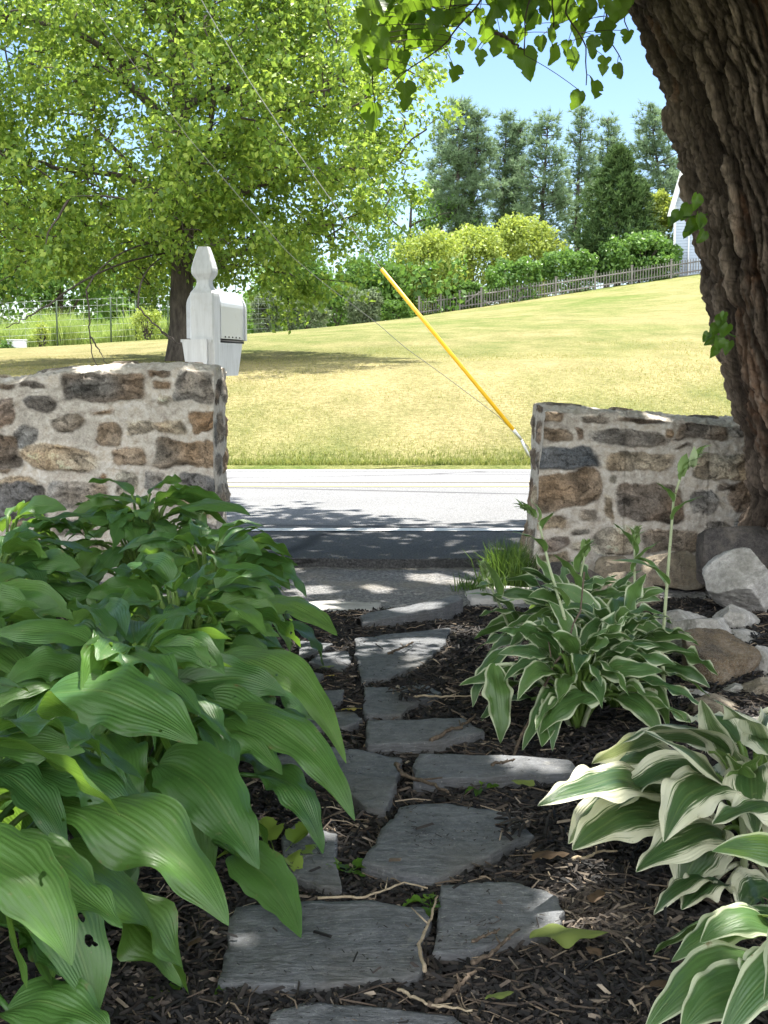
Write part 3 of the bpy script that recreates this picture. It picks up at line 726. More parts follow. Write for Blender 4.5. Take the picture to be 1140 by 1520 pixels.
F = [np.array([[0, 1, 2, 3], [7, 6, 5, 4], [0, 4, 5, 1], [1, 5, 6, 2], [2, 6, 7, 3], [3, 7, 4, 0]])]; m.add(place(V), F)
V2 = V.copy(); V2[:, 0] = -V2[:, 0] - .024; V2[:, 1] = np.maximum(V2[:, 1], -.054); m2 = MB(); m2.add(place(V2), F[0][:, ::-1])
m.build('side_bracket', WOOD, mb_root, smooth=False); m2.build('side_bracket', WOOD, mb_root, smooth=False)
m = MB(); V, F = box((-.024, .17, ZT + .006), (.068, .232, .006)); m.add(place(V), F); m.build('shelf', WOOD, mb_root, smooth=False)
m = MB(); V, F = box((WB + .005, .30, ZB + .13), (.003, .012, .07)); m2 = None

# ------------------------------------------------------------------ guy wire with yellow guard across the road
YG = 13.0
g = G('yellow_plastic'); YPL = g.pbr(g.ramp(g.noise(g.coord(), 8), [(.3, (.72, .40, .012)), (.7, (.80, .47, .02))]), .45, None, .4)
g = G('steel_cable'); CAB = g.pbr((.26, .26, .25), .6, None, .3)
g = G('weathered_wire'); CAB2 = g.pbr((.13, .13, .12), .7)
a0 = aty(790, 672, YG); root = thing('guy_wire', 'utility pole guy wire with a bright yellow plastic guard anchored across the road', 'guy wire', tuple(a0))
P_ = [aty(790, 672, YG), aty(770, 648, YG), aty(566, 399, YG), aty(490, 295, YG), aty(420, 195, YG), aty(370, 120, YG), aty(310, 20, YG), aty(240, -110, YG), aty(60, -480, YG)]
m = MB(); m.add(*tube(poly(P_, 60), .0042, 6)); m.build('cable', CAB, root)
m = MB(); m.add(*tube(np.array([aty(762, 638, YG), aty(566, 399, YG)]), .0195, 10)); m.build('yellow_guard', YPL, root)
g = G('galvanised'); GAL = g.pbr((.45, .45, .43), .4, None, .5, metal=.7)
m = MB(); m.add(*tube(np.array([aty(776, 655, YG), aty(760, 636, YG)]), [.012, .019], 8)); m.build('clamp', GAL, root)
m = MB(); m.add(*tube(np.array([a0 - np.array([0, 0, .1]), aty(774, 653, YG)]), .014, 8)); m.build('anchor_rod', GAL, root)
m = MB(); P_ = [aty(785, 664, YG), aty(740, 618, YG), aty(660, 558, YG), aty(600, 515, YG), aty(560, 480, YG), aty(480, 420, YG), aty(430, 378, YG), aty(360, 298, YG), aty(280, 205, YG), aty(180, 70, YG), aty(60, -110, YG)]
m.add(*tube(poly(P_, 50), .0028, 5)); o = m.build('bare_wire', CAB2, loc=tuple(P_[0])); tag(o, 'thin bare sagging wire running lower than the yellow guarded guy wire', 'wire')
# ------------------------------------------------------------------ the big furrowed tree at right
TRY = 4.95
edge = [(880, -330), (902, -90), (915, 0), (950, 60), (984, 150), (1001, 230), (1020, 310), (1043, 420), (1062, 500), (1086, 580), (1106, 640), (1122, 700), (1128, 745), (1112, 800), (1085, 850), (1065, 885)]
ez = [aty(570, py, TRY)[2] for _, py in edge]; ex = [aty(px, 700, TRY)[0] for px, _ in edge]
zs = np.unique(np.concatenate([np.arange(-.05, .2, .02), np.arange(.2, 2.35, .005), np.arange(2.35, 3.1, .03)]))
left = np.interp(zs, ez[::-1], ex[::-1]); rad = np.interp(zs, [0, .3, .6, 1.0, 1.6, 2.2, 3.1], [.47, .40, .37, .36, .37, .40, .46])
cxs = left + rad; cys = np.interp(zs, [0, 3], [TRY, TRY - .1])
na = 560; a = np.arange(na) / na * 2 * PI
ZZ, AA = np.meshgrid(zs, a, indexing='ij')
U_ = AA * .37; per = 2 * PI * .37                       # arc length
def bark(U, Z):
    w = .05 * fbm(U * 4, Z * 2.2, s=700, o=3); sw = .10 * np.sin(Z * 2.1 + U * 1.5) * .3
    # lace of long interlocking ridges: stretched cells at two sizes, wrapped round the trunk
    h = np.zeros(U.shape)
    x1 = (U + w + sw) * 30; z1 = Z * 3.4 + .8 * fbm(U * 6, Z * 4, s=701, o=3)
    f1, f2, cid = voro(x1, z1, 702); r1 = np.clip((f2 - f1) * 1.9, 0, 1)
    x2 = (U + w * .8 + .012 * fbm(U * 15, Z * 9, s=707, o=2)) * 66; z2 = Z * 6 + .9 * fbm(U * 12, Z * 9, s=703, o=2)
    g1, g2, gid = voro(x2, z2, 704); r2 = np.clip((g2 - g1) * 1.7, 0, 1)
    pl = np.abs(fbm(U * 42, Z * 9, s=705, o=4)) + .35 * np.abs(fbm(U * 14, Z * 40, s=708, o=3)); fl = fbm(U * 90, Z * 40, s=706, o=3)
    h = .046 * r1 ** .36 * (.45 + .85 * cid) + .022 * r2 ** .45 * (.25 + 1.2 * gid) + .014 * pl + .010 * fl
    return h, r1, r2, cid, gid
h1, r1, r2, cid, gid = bark(U_, ZZ); h2 = bark(U_ - per, ZZ)[0]
blend = sstep(.92, 1.0, AA / (2 * PI))
H = h1 * (1 - blend) + h2 * blend - .050
low = 1 + .10 * np.sin(AA * 3 + 1) * sstep(.9, 0, ZZ) + .05 * fbm(np.cos(AA) * 1.5, np.sin(AA) * 1.5, ZZ * 1.2, s=710)
R_ = rad[:, None] * low + H
V = np.stack([cxs[:, None] + np.cos(AA) * R_, cys[:, None] + np.sin(AA) * R_, ZZ], -1)
patch = sstep(.25, .55, fbm(U_ * 9, ZZ * 5, s=711, o=4))
dk = np.array([.018, .013, .010]); md = np.array([.105, .074, .054]); hi = np.array([.29, .225, .172]); og = np.array([.24, .10, .042])
t1, t2, tid = voro((U_ + .02 * fbm(U_ * 20, ZZ * 8, s=720)) * 125, ZZ * 11 + 1.5 * fbm(U_ * 25, ZZ * 16, s=721, o=2), 722); r3 = np.clip((t2 - t1) * 1.8, 0, 1) ** .5
H = H + .009 * (r3 * (.4 + tid) - .6) * (1 - blend)
V = np.stack([cxs[:, None] + np.cos(AA) * (rad[:, None] * low + H), cys[:, None] + np.sin(AA) * (rad[:, None] * low + H), ZZ], -1)
k = (np.clip((H + .050) / .075, 0, 1) ** 1.7 * (.35 + .65 * r3))[..., None]
Cc = dk * (1 - k) + (md * (1 - cid[..., None]) + hi * cid[..., None]) * k
Cc = Cc + (og - Cc) * (patch * (1 - r2) * .38)[..., None]
g = G('furrowed_bark'); P = g.pos(); C = g.attr('Col', 'Color'); n = g.noise(g.map(P, (90, 90, 26)), 1, 5, .75); n2 = g.noise(g.map(P, (30, 30, 8)), 1, 5, .7)
c = g.mix(.75, C, g.ramp(n, [(.28, .2), (.72, .8)]), 'OVERLAY'); c = g.mix(.6, c, g.ramp(n2, [(.3, .24), (.7, .78)]), 'OVERLAY')
BARK = g.pbr(c, .9, g.bump(g.math('ADD', n, n2), .8, .012), .2)
base = (float(cxs[0]), TRY, 0)
mul = thing('shade_tree', 'large leaning shade tree with deeply furrowed bark rising in front of the right stone wall', 'tree', base)
m = MB(); F = grid_faces(len(zs), na, True)[:, ::-1]; m.add(V, F, col=Cc.reshape(-1, 3)); m.build('trunk', BARK, mul)
# limbs overhead
LIMB = bark_mat('limb_bark', (.03, .024, .02), (.12, .095, .075), (40, 40, 12), .8)
top = np.array([cxs[-1], cys[-1], 3.05])
def wig(P, amp, s):
    P = np.asarray(P, float); t = np.linspace(0, 1, len(P))
    for k in range(3): P[:, k] += amp * np.sin(t * PI) * vnoise(t * 4 + s, t * 0 + k * 9.3, s=s)
    return P
limbs = [(top, (.6, 4.8, 4.4), (-1.6, 5.4, 4.9), .20), (top, (1.0, 6, 4.6), (-.3, 8.6, 5.2), .19), (top, (1.9, 3.2, 4.4), (1.5, .8, 5.2), .19), (top, (1.9, 4.5, 4.6), (3.3, 3.8, 5.4), .18), (top, (1.8, 6, 4.8), (2.9, 8.3, 5.4), .16), (top, (1.2, 4.9, 5), (1.0, 5.2, 6.6), .17)]
MULF = leaf_mat('shade_leaves', (.05, .10, .02), (.08, .14, .03), (.11, .18, .04), (.56, .60, .36), .62, .42, .35)
# crown: leaf cloud above the view; gaps are left for the sun patches, with extra ones added to brighten leaves
def gp(px, py, z): p = onz(px, py, z); return p[0], p[1], z
HOLES = []
def hole(px, py, z, wpx, hpx):
    a_ = gp(px, py, z); b_ = gp(px + wpx / 2, py, z); c1 = gp(px, py - hpx / 2, z); c2 = gp(px, py + hpx / 2, z)
    HOLES.append((a_[0], (c1[1] + c2[1]) / 2, z, b_[0] - a_[0], max(abs(c1[1] - c2[1]) / 2, .03)))
for h_ in [(470, 898, .01, 60, 8), (600, 897, .05, 110, 9), (650, 858, 0, 70, 16), (560, 868, 0, 50, 9), (470, 872, 0, 40, 9), (740, 878, 0, 90, 14), (720, 860, 0, 40, 8), (560, 952, .03, 70, 7), (690, 930, .02, 60, 12), (780, 925, .3, 40, 16),
           (864, 1350, .01, 100, 64), (815, 1375, .02, 40, 34), (700, 1490, .0, 20, 14), (40, 950, .42, 120, 60), (110, 1250, .33, 70, 36), (300, 1060, .4, 30, 20), (1060, 1110, .33, 70, 36), (1110, 1160, .3, 50, 40), (885, 1020, .3, 60, 20),
           (1105, 850, .3, 80, 50), (1015, 925, .15, 50, 20), (1060, 945, .15, 50, 24), (1118, 985, .15, 40, 30), (980, 800, .2, 30, 30), (330, 790, .4, 50, 20), (470, 930, .25, 40, 14), (500, 1070, .2, 40, 20), (250, 545, .82, 160, 14), (120, 552, .82, 60, 10), (980, 615, .68, 120, 10)]:
    hole(*h_)
for h_ in [(90, 800, .38), (205, 830, .38), (300, 815, .36), (150, 880, .38), (262, 905, .38), (350, 880, .34), (70, 1010, .40), (190, 975, .38), (320, 985, .34), (420, 985, .28), (250, 1050, .36), (130, 1090, .38), (400, 1110, .28), (225, 1240, .28), (30, 1290, .34), (840, 960, .26), (780, 1030, .22), (920, 1040, .26), (1000, 1200, .22), (1090, 1270, .22), (1080, 1440, .2)]:
    hole(*h_, 16, 7)
for x_, y_ in ((600, 60), (705, 105), (820, 90), (905, 115), (560, 120)):
    q_ = aty(x_, y_, 4.5); HOLES.append((q_[0], q_[1], q_[2], .07, .16))
HOLES.append((MX + .05, YM + .25, 1.05, .26, .42))
def in_hole(P):
    r = np.zeros(len(P), bool)
    for (x, y, z, rx, ry) in HOLES:
        t = (P[:, 2] - z) / SUN[2]; q = P - SUN * t[:, None]
        wob_ = 1 + .35 * vnoise(q[:, 0] * 9, q[:, 1] * 9, s=77)
        r |= (((q[:, 0] - x) / (rx + .05)) ** 2 + ((q[:, 1] - y) / (ry + .05)) ** 2) < wob_
    return r
limb_pts = []
mB = MB()
for i, (p, q, r, w) in enumerate(limbs):
    P_ = wig(bez(p, q, r, 26), .12, 40 + i); limb_pts.append(P_); mB.add(*tube(P_, np.linspace(w, .03, 26), 10))
    for j in range(5):
        s_ = P_[6 + j * 4]; d = nrm(rng.normal(size=3) * np.array([1, 1, .5])); e = s_ + d * rng.uniform(.8, 1.5) + np.array([0, 0, .2])
        q_ = wig(bez(s_, (s_ + e) / 2 + [0, 0, .2], e, 12), .1, 90 + i * 7 + j); 
        if in_hole(q_).any(): continue
        mB.add(*tube(q_, np.linspace(.045, .012, 12), 6)); limb_pts.append(q_)
mB.build('limbs', LIMB, mul)
N_ = 62000
P = np.stack([rng.uniform(-3.6, 4.2, N_), rng.uniform(-.8, 11.2, N_), rng.uniform(2.3, 6.4, N_)], 1)
t = P[:, 2] / SUN[2]; q = P - SUN * t[:, None]
far = 7.35 + .95 * fbm(q[:, 0] * 1.3, q[:, 0] * 0 + 3, s=55, o=3) * 2.0 + .35 * (q[:, 0] - .3)
fade = sstep(far + .75, far - .35, q[:, 1])
clump = fbm(q[:, 0] * 2.6, q[:, 1] * 2.6, P[:, 2] * .35, s=56, o=3)
cl2 = fbm(q[:, 0] * 7, q[:, 1] * 7, s=57, o=2)
keep = rng.random(N_) < fade * np.clip(1.0 + 2.2 * (clump + .32) + .9 * cl2, np.where((q[:, 1] < 3.3) & (np.abs(q[:, 0] - .1) < .8), 1.0, .18), 1)
px, py, w_ = proj(P)
keep &= ~((w_ > .2) & (py > -42) & (np.abs(px - 570) < 700))
keep &= ~(in_hole(P) & (rng.random(N_) < .985))
P = P[keep]
# extra leaves added to the unseen crown to shade the near stones evenly
n2_ = 9000; P2 = np.stack([rng.uniform(-.9, 1.0, n2_), rng.uniform(1.2, 3.4, n2_), np.zeros(n2_)], 1) + SUN * (rng.uniform(3.4, 6.2, n2_) / SUN[2])[:, None]
px, py, w_ = proj(P2); P2 = P2[~((w_ > .2) & (py > -42) & (np.abs(px - 570) < 700)) & ~in_hole(P2)]; P = np.concatenate([P, P2])
m = MB(); leafcloud(m, P, rng.uniform(.10, .15, len(P)), .85, .5, shape=1, up=1.6); m.build('crown', MULF, mul)

# hanging leaves that enter the frame
zt = lambda x, y: (x * .544 + 520, y * .544)
HANG = [(50,70),(60,130),(50,250),(62,320),(150,262),(130,178),(210,122),(278,205),(350,42),(300,18),(352,160),(300,132),(332,122),(370,98),(400,122),(462,72),(486,16),(481,172),(530,30),(555,152),(612,96),(610,165),(652,18),(700,122),(692,178),(735,195),(665,245),(617,272),(755,105),(730,45),(580,20),(100,92),(170,62),(240,112),(520,122),(440,132),(90,20),(200,20),(250,52),(420,5),(560,62),(640,80),(700,92),(30,40),(120,45),(150,110),(180,100),(225,70),(265,30),(20,110),(70,180),(60,5),(140,10),(230,5),(320,50),(470,100),(545,100),(590,130),(660,130),(640,40),(500,60),(610,40)]
g = G('hanging_leaf'); uvx = g.n('ShaderNodeSeparateXYZ'); g.l(g.coord('UV'), uvx.inputs[0]); r = g.attr('rnd')
v = g.math('ABSOLUTE', g.math('SUBTRACT', uvx.outputs[1], .5))
vein = g.math('SINE', g.math('MULTIPLY', g.math('SUBTRACT', uvx.outputs[0], g.math('MULTIPLY', v, .9)), 42.0))
vm = g.ramp(vein, [(.86, 0.0), (.98, 1.0)]); mid_ = g.ramp(v, [(.0, 1.0), (.035, 0.0)])
c = g.ramp(r, [(0, (.03, .08, .010)), (.5, (.055, .13, .015)), (.8, (.085, .18, .02)), (1, (.15, .26, .03))]); c = g.mix(g.math('MULTIPLY', g.math('MAXIMUM', vm, mid_), .35), c, (.14, .22, .05))
HLF = g.pbr(c, .4, g.bump(g.math('ADD', vm, mid_), -.3, .004), .4, g.mix(.5, c, (.34, .55, .03)), .48)
def heart_leaf(mb, base, axis, nrm_, size, r, lobes=None):
    S = nrm(np.cross(axis, nrm_)); N = np.cross(S, axis); nu, nv = 16, 9
    u = np.linspace(0, 1, nu); vv = np.linspace(-1, 1, nv)
    UU, VV = np.meshgrid(u, vv, indexing='ij')
    w = .43 * (np.sin(PI * np.clip(u, 0, 1) ** .62) ** .72) * (1 - .10 * u) + 0 * u
    w[0] = .12; w[-1] = .0
    wl = np.repeat(w[:, None], nv, 1)
    if lobes is not None:
        for (sd, u0, dp) in lobes: wl = wl * (1 - dp * np.exp(-((UU - u0) / .07) ** 2) * (VV * sd > 0))
    wl = wl * (1 + .05 * np.sin(UU * 55 + r * 9))
    back = -.10 * np.abs(VV) ** 1.5 * np.exp(-(UU / .12) ** 2)          # heart-shaped base
    x = (UU + back); bend = -(.16 + .3 * np.sin(r * 37)) * UU ** 2 + (.12 + .14 * np.sin(r * 71)) * np.abs(VV) * wl / .4 - .05 * np.sin(UU * 9 + r * 5) * VV
    V = base + size * (axis * x[..., None] + S * (VV * wl)[..., None] + N * bend[..., None])
    mb.add(V, grid_faces(nu, nv), uv=np.stack([UU.ravel(), VV.ravel() * .5 + .5], 1), rnd=r)
TW = [[(400, -90), (340, 20), (268, 112), (180, 175), (120, 225)], [(610, -90), (590, 30), (640, 130), (650, 200), (640, 232)], [(650, -70), (690, 20), (705, 90), (735, 165)], [(210, -70), (130, 40), (80, 130), (60, 240), (62, 300)], [(450, -60), (400, 40), (372, 80), (350, 130)], [(520, -60), (470, 60), (480, 150)], [(560, -40), (550, 60), (556, 130)], [(300, -50), (250, 60), (215, 100)], [(760, -40), (752, 60), (756, 90)], [(170, -50), (150, 60), (140, 160)], [(400, 90), (430, 105), (475, 140)]]
hang = []
m = MB(); mt = MB()
hub = aty(*zt(480, -330), 4.7)
for i, tw in enumerate(TW):
    Yt = 4.3 + .12 * (i % 5)
    P_ = np.array([aty(*zt(x, y), Yt + .05 * k) for k, (x, y) in enumerate(tw)])
    if i < 10: P_ = np.concatenate([[hub + rng.normal(0, .06, 3)], P_])
    P_ = poly(P_, 40); P_[:, 0] += .006 * np.sin(np.arange(40) * .8 + i); mt.add(*tube(P_, np.linspace(.006, .0018, 40), 5)); hang.append(P_)
hang = np.concatenate(hang)
HANG = HANG + [(rng.uniform(20, 440), rng.uniform(-15, 75)) for _ in range(34)] + [(rng.uniform(430, 760), rng.uniform(-15, 45)) for _ in range(20)] + [(rng.uniform(15, 180), rng.uniform(60, 180)) for _ in range(12)]
for i, (x, y) in enumerate(HANG):
    px, py = zt(x, y); Yl = 4.3 + .5 * rng.random()
    c_ = aty(px, py, Yl); sz = rng.uniform(.060, .082) * (1.12 if y > 90 else 1) * rng.choice([.6, .8, 1, 1.1])
    ax = nrm(np.array([rng.normal(0, .28), rng.normal(0, .3), -1])); b = c_ - ax * sz * .5
    fn = nrm(np.array([rng.normal(0, .55), -1, rng.normal(.25, .3)]))
    lob = [(s_, u0, d_) for s_, u0, d_ in ((1, .42, .55), (-1, .5, .5), (1, .65, .35)) if rng.random() < .45]
    heart_leaf(m, b, ax, fn, sz, rng.random(), lob)
    j = np.argmin(((hang - b) ** 2).sum(1) + .3 * (hang[:, 2] < b[2])); mt.add(*tube(bez(hang[j], (hang[j] + b) / 2 + [0, 0, .012], b, 6), .0011, 4))
mt.add(*tube(np.array([limb_pts[0][12], hub]), [.02, .012], 6))
m.build('hanging_leaves', HLF, mul); mt.build('hanging_twigs', LIMB, mul)
for (stem, lv) in ((([(1050, 318), (1025, 322), (1005, 322)], [(1003, 322, 22), (1018, 315, 26), (1026, 338, 28), (1034, 300, 24), (1036, 330, 26), (1020, 345, 20), (1040, 352, 22), (995, 330, 14)])), (([(1092, 500), (1070, 490), (1050, 500)], [(1070, 478, 22), (1060, 490, 22), (1076, 492, 24), (1055, 505, 20), (1068, 510, 24), (1060, 522, 18), (1048, 500, 16), (1080, 515, 20), (1074, 470, 14)]))):
    m = MB(); Yl = 4.62
    m.add(*tube(poly([aty(x, y, Yl) for x, y in stem], 8), .003, 5))
    for (x, y, s_) in lv:
        c_ = aty(x, y, Yl - .04 * rng.random()); sz = s_ * Yl / FPX * 1.0; ax = nrm(np.array([-.35 + rng.normal(0, .3), -.3, -1 + rng.normal(0, .3)]))
        heart_leaf(m, c_ - ax * sz * .5, ax, nrm(np.array([rng.normal(0, .4), -1, .5])), sz, rng.random())
    m.build('trunk_sprout', HLF, mul)

# ------------------------------------------------------------------ pear tree on the lawn
TBARK = bark_mat('grey_bark', (.03, .026, .022), (.11, .095, .08), (14, 14, 4), .9)
PEARF = leaf_mat('pear_leaves', (.045, .105, .016), (.135, .24, .036), (.33, .42, .07), (.46, .62, .08), .45, .45, .4)
def crown_tree(name, label, base, trunk_r, fork_z, ctr, radii, nclump, per, leaf, mat, seed, clump_r=.55, group=None, lean=(0, 0), low=None, limbs_n=9, shell=.35, flat=.75):
    global rng
    keep_r = rng; rng = np.random.default_rng(seed)
    root = thing(name, label, 'tree', tuple(base), group)
    base = np.asarray(base, float); ctr = np.asarray(ctr, float); radii = np.asarray(radii, float)
    # clump centres
    C = []
    while len(C) < nclump:
        d = randdir(1)[0]; r = (shell + (1 - shell) * rng.random() ** .6)
        bump_ = 1 + .22 * vnoise(d[0] * 2.3 + seed, d[1] * 2.3, d[2] * 2.3, s=seed) + .12 * vnoise(d[0] * 6, d[1] * 6, d[2] * 6, s=seed + 1)
        p = ctr + d * radii * r * bump_
        if low is not None and p[2] < low(p): continue
        C.append(p)
    C = np.array(C)
    topz = ctr[2] + radii[2] * .75
    tr = np.array([base + np.array([lean[0] * t, lean[1] * t, 0]) + np.array([.12 * math.sin(t * 5 + seed), .1 * math.cos(t * 4), (topz - base[2]) * t]) * np.array([min(1, t * 3), min(1, t * 3), 1]) for t in np.linspace(0, 1, 26)])
    tr[0, 2] -= .2
    rr = trunk_r * (1 - np.linspace(0, 1, 26)) ** .8 + .02; rr[0] *= 1.6; rr[1] *= 1.12
    mt_ = MB(); mt_.add(*tube(tr, rr, 12)); mt_.build('trunk', TBARK, root)
    ml = MB(); sk = [tr[8:]]
    for i in range(limbs_n):
        t0 = fork_z + (0.8 - fork_z) * (i / limbs_n); k = int(t0 * 25); s_ = tr[k]
        az = i * 2.4 + rng.normal(0, .3); hor = np.array([math.cos(az), math.sin(az), 0])
        e = ctr + hor * radii * rng.uniform(.55, .8); e[2] = s_[2] + rng.uniform(.12, .5) * (topz - s_[2]) + .1
        P_ = wig(bez(s_, (s_ * .55 + e * .45) + [0, 0, .5], e, 18), .35, seed + i); ml.add(*tube(P_, np.linspace(trunk_r * .42, .02, 18), 7)); sk.append(P_[3:])
    SK = np.concatenate(sk)
    C = C[np.argsort([((SK - c_) ** 2).sum(1).min() for c_ in C])]
    for c_ in C:
        j = np.argmin(((SK - c_) ** 2).sum(1) + 1.2 * np.maximum(SK[:, 2] - c_[2], 0)); s_ = SK[j]
        P_ = wig(bez(s_, (s_ + c_) / 2 + [0, 0, .15], c_, 7), .12, int(rng.integers(1e6))); ml.add(*tube(P_, np.linspace(min(.03, .010 + .012 * np.linalg.norm(c_ - s_)), .005, 7), 4, cap=False)); SK = np.concatenate([SK, P_[2:]])
    ml.build('branches', TBARK, root)
    L = []
    for c_ in C:
        n = int(per * rng.uniform(.6, 1.4)); d = randdir(n); r = rng.random((n, 1)) ** .5 * clump_r * rng.uniform(.7, 1.35)
        L.append(c_ + d * r * np.array([1, 1, flat]))
    L = np.concatenate(L)
    ml = MB(); leafcloud(ml, L, rng.uniform(.65, 1.2, len(L)) * leaf, .62, .35, nrm(L - ctr), .35, up=.8); ml.build('crown', mat, root)
    rng = keep_r
    return root
pb = lawn_at(270, 23.0)
def plow(p):
    px, py, w = proj(p); return -9 if False else (1.95 + .3 * math.sin(px * .013) + (0.55 if 250 < px < 420 else 0) + 1.2 * max(0, (px - 560) / 120) ** 2)
pear = crown_tree('lawn_tree', 'broad bright green shade tree standing on the lawn behind the mailbox', pb, .195, .16, (pb[0] - .05, 23.2, 5.3), (4.55, 4.3, 4.7), 900, 120, .112, PEARF, 31, .43, lean=(-.1, 0), low=plow, limbs_n=14, shell=.30)

m = MB()
for pts in ([(128, 430), (133, 470), (134, 505), (138, 532), (150, 548)], [(134, 500), (146, 520), (158, 542)], [(205, 455), (228, 480), (252, 502), (278, 522)], [(228, 480), (262, 508), (290, 516)], [(70, 455), (40, 470), (8, 488)]):
    P_ = poly([aty(x, y, 19.6) for x, y in pts], 14); P_ += rng.normal(0, .012, P_.shape); m.add(*tube(P_, np.linspace(.014, .006, 14), 4))
m.add(*tube(bez(aty(128, 430, 19.6), (-4.2, 20.6, 2.6), (-3.6, 22.8, 2.9), 8), .014, 4)); m.add(*tube(bez(aty(205, 455, 19.6), (-3.8, 21, 2.4), (-3.5, 22.9, 2.7), 8), .014, 4)); m.add(*tube(bez(aty(70, 455, 19.6), (-4.4, 21, 2.4), (-3.6, 22.9, 2.7), 8), .016, 4))
m.build('dangling_twigs', TBARK, pear)
# ------------------------------------------------------------------ background broadleaf trees
BROAD = leaf_mat('woodland_leaves', (.045, .105, .02), (.085, .17, .03), (.14, .24, .05), (.2, .36, .05), .35, .55, .25)
YGRN = leaf_mat('yellowgreen_leaves', (.18, .26, .045), (.28, .36, .075), (.38, .45, .12), (.5, .56, .06), .38, .5, .3)
BUSHF = leaf_mat('bush_leaves', (.055, .135, .026), (.10, .20, .04), (.17, .29, .065), (.24, .42, .06), .35, .45, .4)
GREYF = leaf_mat('grey_leaves', (.07, .10, .05), (.12, .16, .085), (.20, .24, .14), (.3, .4, .2), .35, .6, .2)
SPRUCEF = leaf_mat('dark_needles', (.035, .075, .026), (.07, .125, .04), (.12, .18, .06), (.12, .2, .05), .2, .6, .2)
PINEF = leaf_mat('pine_needles', (.085, .14, .075), (.15, .225, .115), (.22, .31, .16), (.34, .48, .26), .38, .55, .25)
BT = [(-40, 58, 250, 'leftmost'), (90, 66, 290, ''), (200, 74, 330, ''), (430, 78, 370, ''), (545, 86, 385, ''), (610, 104, 250, '')]
BL = ['dark background tree at the left frame edge beyond the wire fence', 'woodland tree glimpsed low through the shade tree, above the yellow flowering plant', 'woodland tree showing through branches just left of the lawn tree trunk', 'background tree behind the grey leaved shrubs, right of the mailbox', 'background tree showing under the wire where the shade tree thins', 'background tree filling the gap between the shade tree and the tall pines']
for i, (px, Y, ty, _) in enumerate(BT):
    b = lawn_at(px, Y); h = aty(px, ty, Y)[2] - b[2]
    crown_tree('woodland_tree', BL[i], b, .22, .2, (b[0], Y, b[2] + h * .55), (h * .48, h * .4, h * .47), 110, 60, .30, BROAD, 60 + i, 1.0, 'woodland trees beyond the lawn', limbs_n=6, shell=.2)

m = MB(); n = 17000; px = rng.uniform(-260, 690, n); Yw = rng.uniform(84, 100, n); X = (px - 570) / FPX * Yw; t_ = rng.random(n)
top_ = 3.2 + 2.2 * fbm(X * .18, Yw * .05, s=91, o=3); leafcloud(m, np.stack([X, Yw, LZ(X, Yw) + t_ * top_], 1), rng.uniform(.3, .55, n), .7, .1, up=.5)
kind(m.build('woodland', BROAD), 'stuff')      # the far thicket that reads as one mass
# ------------------------------------------------------------------ pines
def needles(mb, C, D, n, L, W):
    """tufts: n blades at each centre C, fanning round direction D"""
    m_ = len(C); Cn = np.repeat(C, n, 0); Dn = np.repeat(D, n, 0)
    ax = nrm(Dn + rng.normal(0, .6, (m_ * n, 3))); S = nrm(np.cross(ax, rng.normal(size=ax.shape)))
    l = L * rng.uniform(.6, 1.2, (m_ * n, 1))
    V = np.stack([Cn - S * W, Cn + S * W, Cn + ax * l + S * W * .3, Cn + ax * l - S * W * .3], 1).reshape(-1, 3)
    mb.add(V, np.arange(4 * m_ * n).reshape(-1, 4), rnd=np.repeat(np.repeat(rng.random(m_), n) * .6 + rng.random(m_ * n) * .4, 4))
def pine(label, px, top_y, Y, wpx, base_frac, seed, trunks=1, name='pine_tree', dens=1.0):
    global rng
    kr = rng; rng = np.random.default_rng(seed)
    b = lawn_at(px, Y) - np.array([0, 0, 1.0]); h = aty(px, top_y, Y)[2] - b[2]; R = wpx * .5 * Y / FPX
    root = thing(name, label, 'tree', tuple(b), 'tall pines behind the lawn')
    mt_, mbr, mf = MB(), MB(), MB()
    for k in range(trunks):
        off = np.array([(k - (trunks - 1) / 2) * R * .55, rng.normal(0, .5), 0]); sway = rng.normal(0, .35, 2)
        hk = h * (1 - .06 * k)
        T = np.array([b + off + np.array([sway[0] * math.sin(t * 4), sway[1] * math.sin(t * 3), hk * t]) for t in np.linspace(0, 1, 16)])
        mt_.add(*tube(T, np.linspace(.30, .03, 16), 7))
        nw = int(29 * dens)
        for wv in range(nw * 4):
            t = base_frac + (1 - base_frac) * (wv + rng.random() * 3) / (nw * 4); t = min(t, .985); i = t * 15; i0 = int(i); c0 = T[i0] * (1 - (i - i0)) + T[min(i0 + 1, 15)] * (i - i0)
            s_ = (t - base_frac) / (1 - base_frac); prof = (.55 + .75 * s_) if s_ < .35 else (.85 * (1 - (s_ - .35) / .65) ** .7 + .12)
            for q in range(1):
                az = rng.random() * 2 * PI; L = R * prof * rng.uniform(.5, 1.3) * (1 if trunks == 1 else .85)
                d = np.array([math.cos(az), math.sin(az), rng.uniform(-.1, .6)]); e = c0 + d * L
                P_ = bez(c0, c0 + d * L * .5 - [0, 0, .12 * L], e, 6); mbr.add(*tube(P_, np.linspace(.055, .015, 6), 3, cap=False))
                nt_ = max(4, int(L * 6)); f = rng.uniform(.35, 1.05, nt_); C = np.stack([np.interp(f, np.linspace(0, 1, 6), P_[:, k2]) for k2 in range(3)], 1)
                C = C + rng.normal(0, .26, C.shape) * np.array([1, 1, .7]); needles(mf, C, np.repeat([nrm(np.array([d[0], d[1], .6]))], nt_, 0), 16, .48, .028)
    mt_.build('trunk', PTB, root, smooth=True); mbr.build('branches', PTB, root); mf.build('crown', PINEF, root, smooth=False)
    rng = kr
PTB = bark_mat('pine_bark', (.035, .03, .027), (.12, .10, .09), (6, 6, 2), .7)
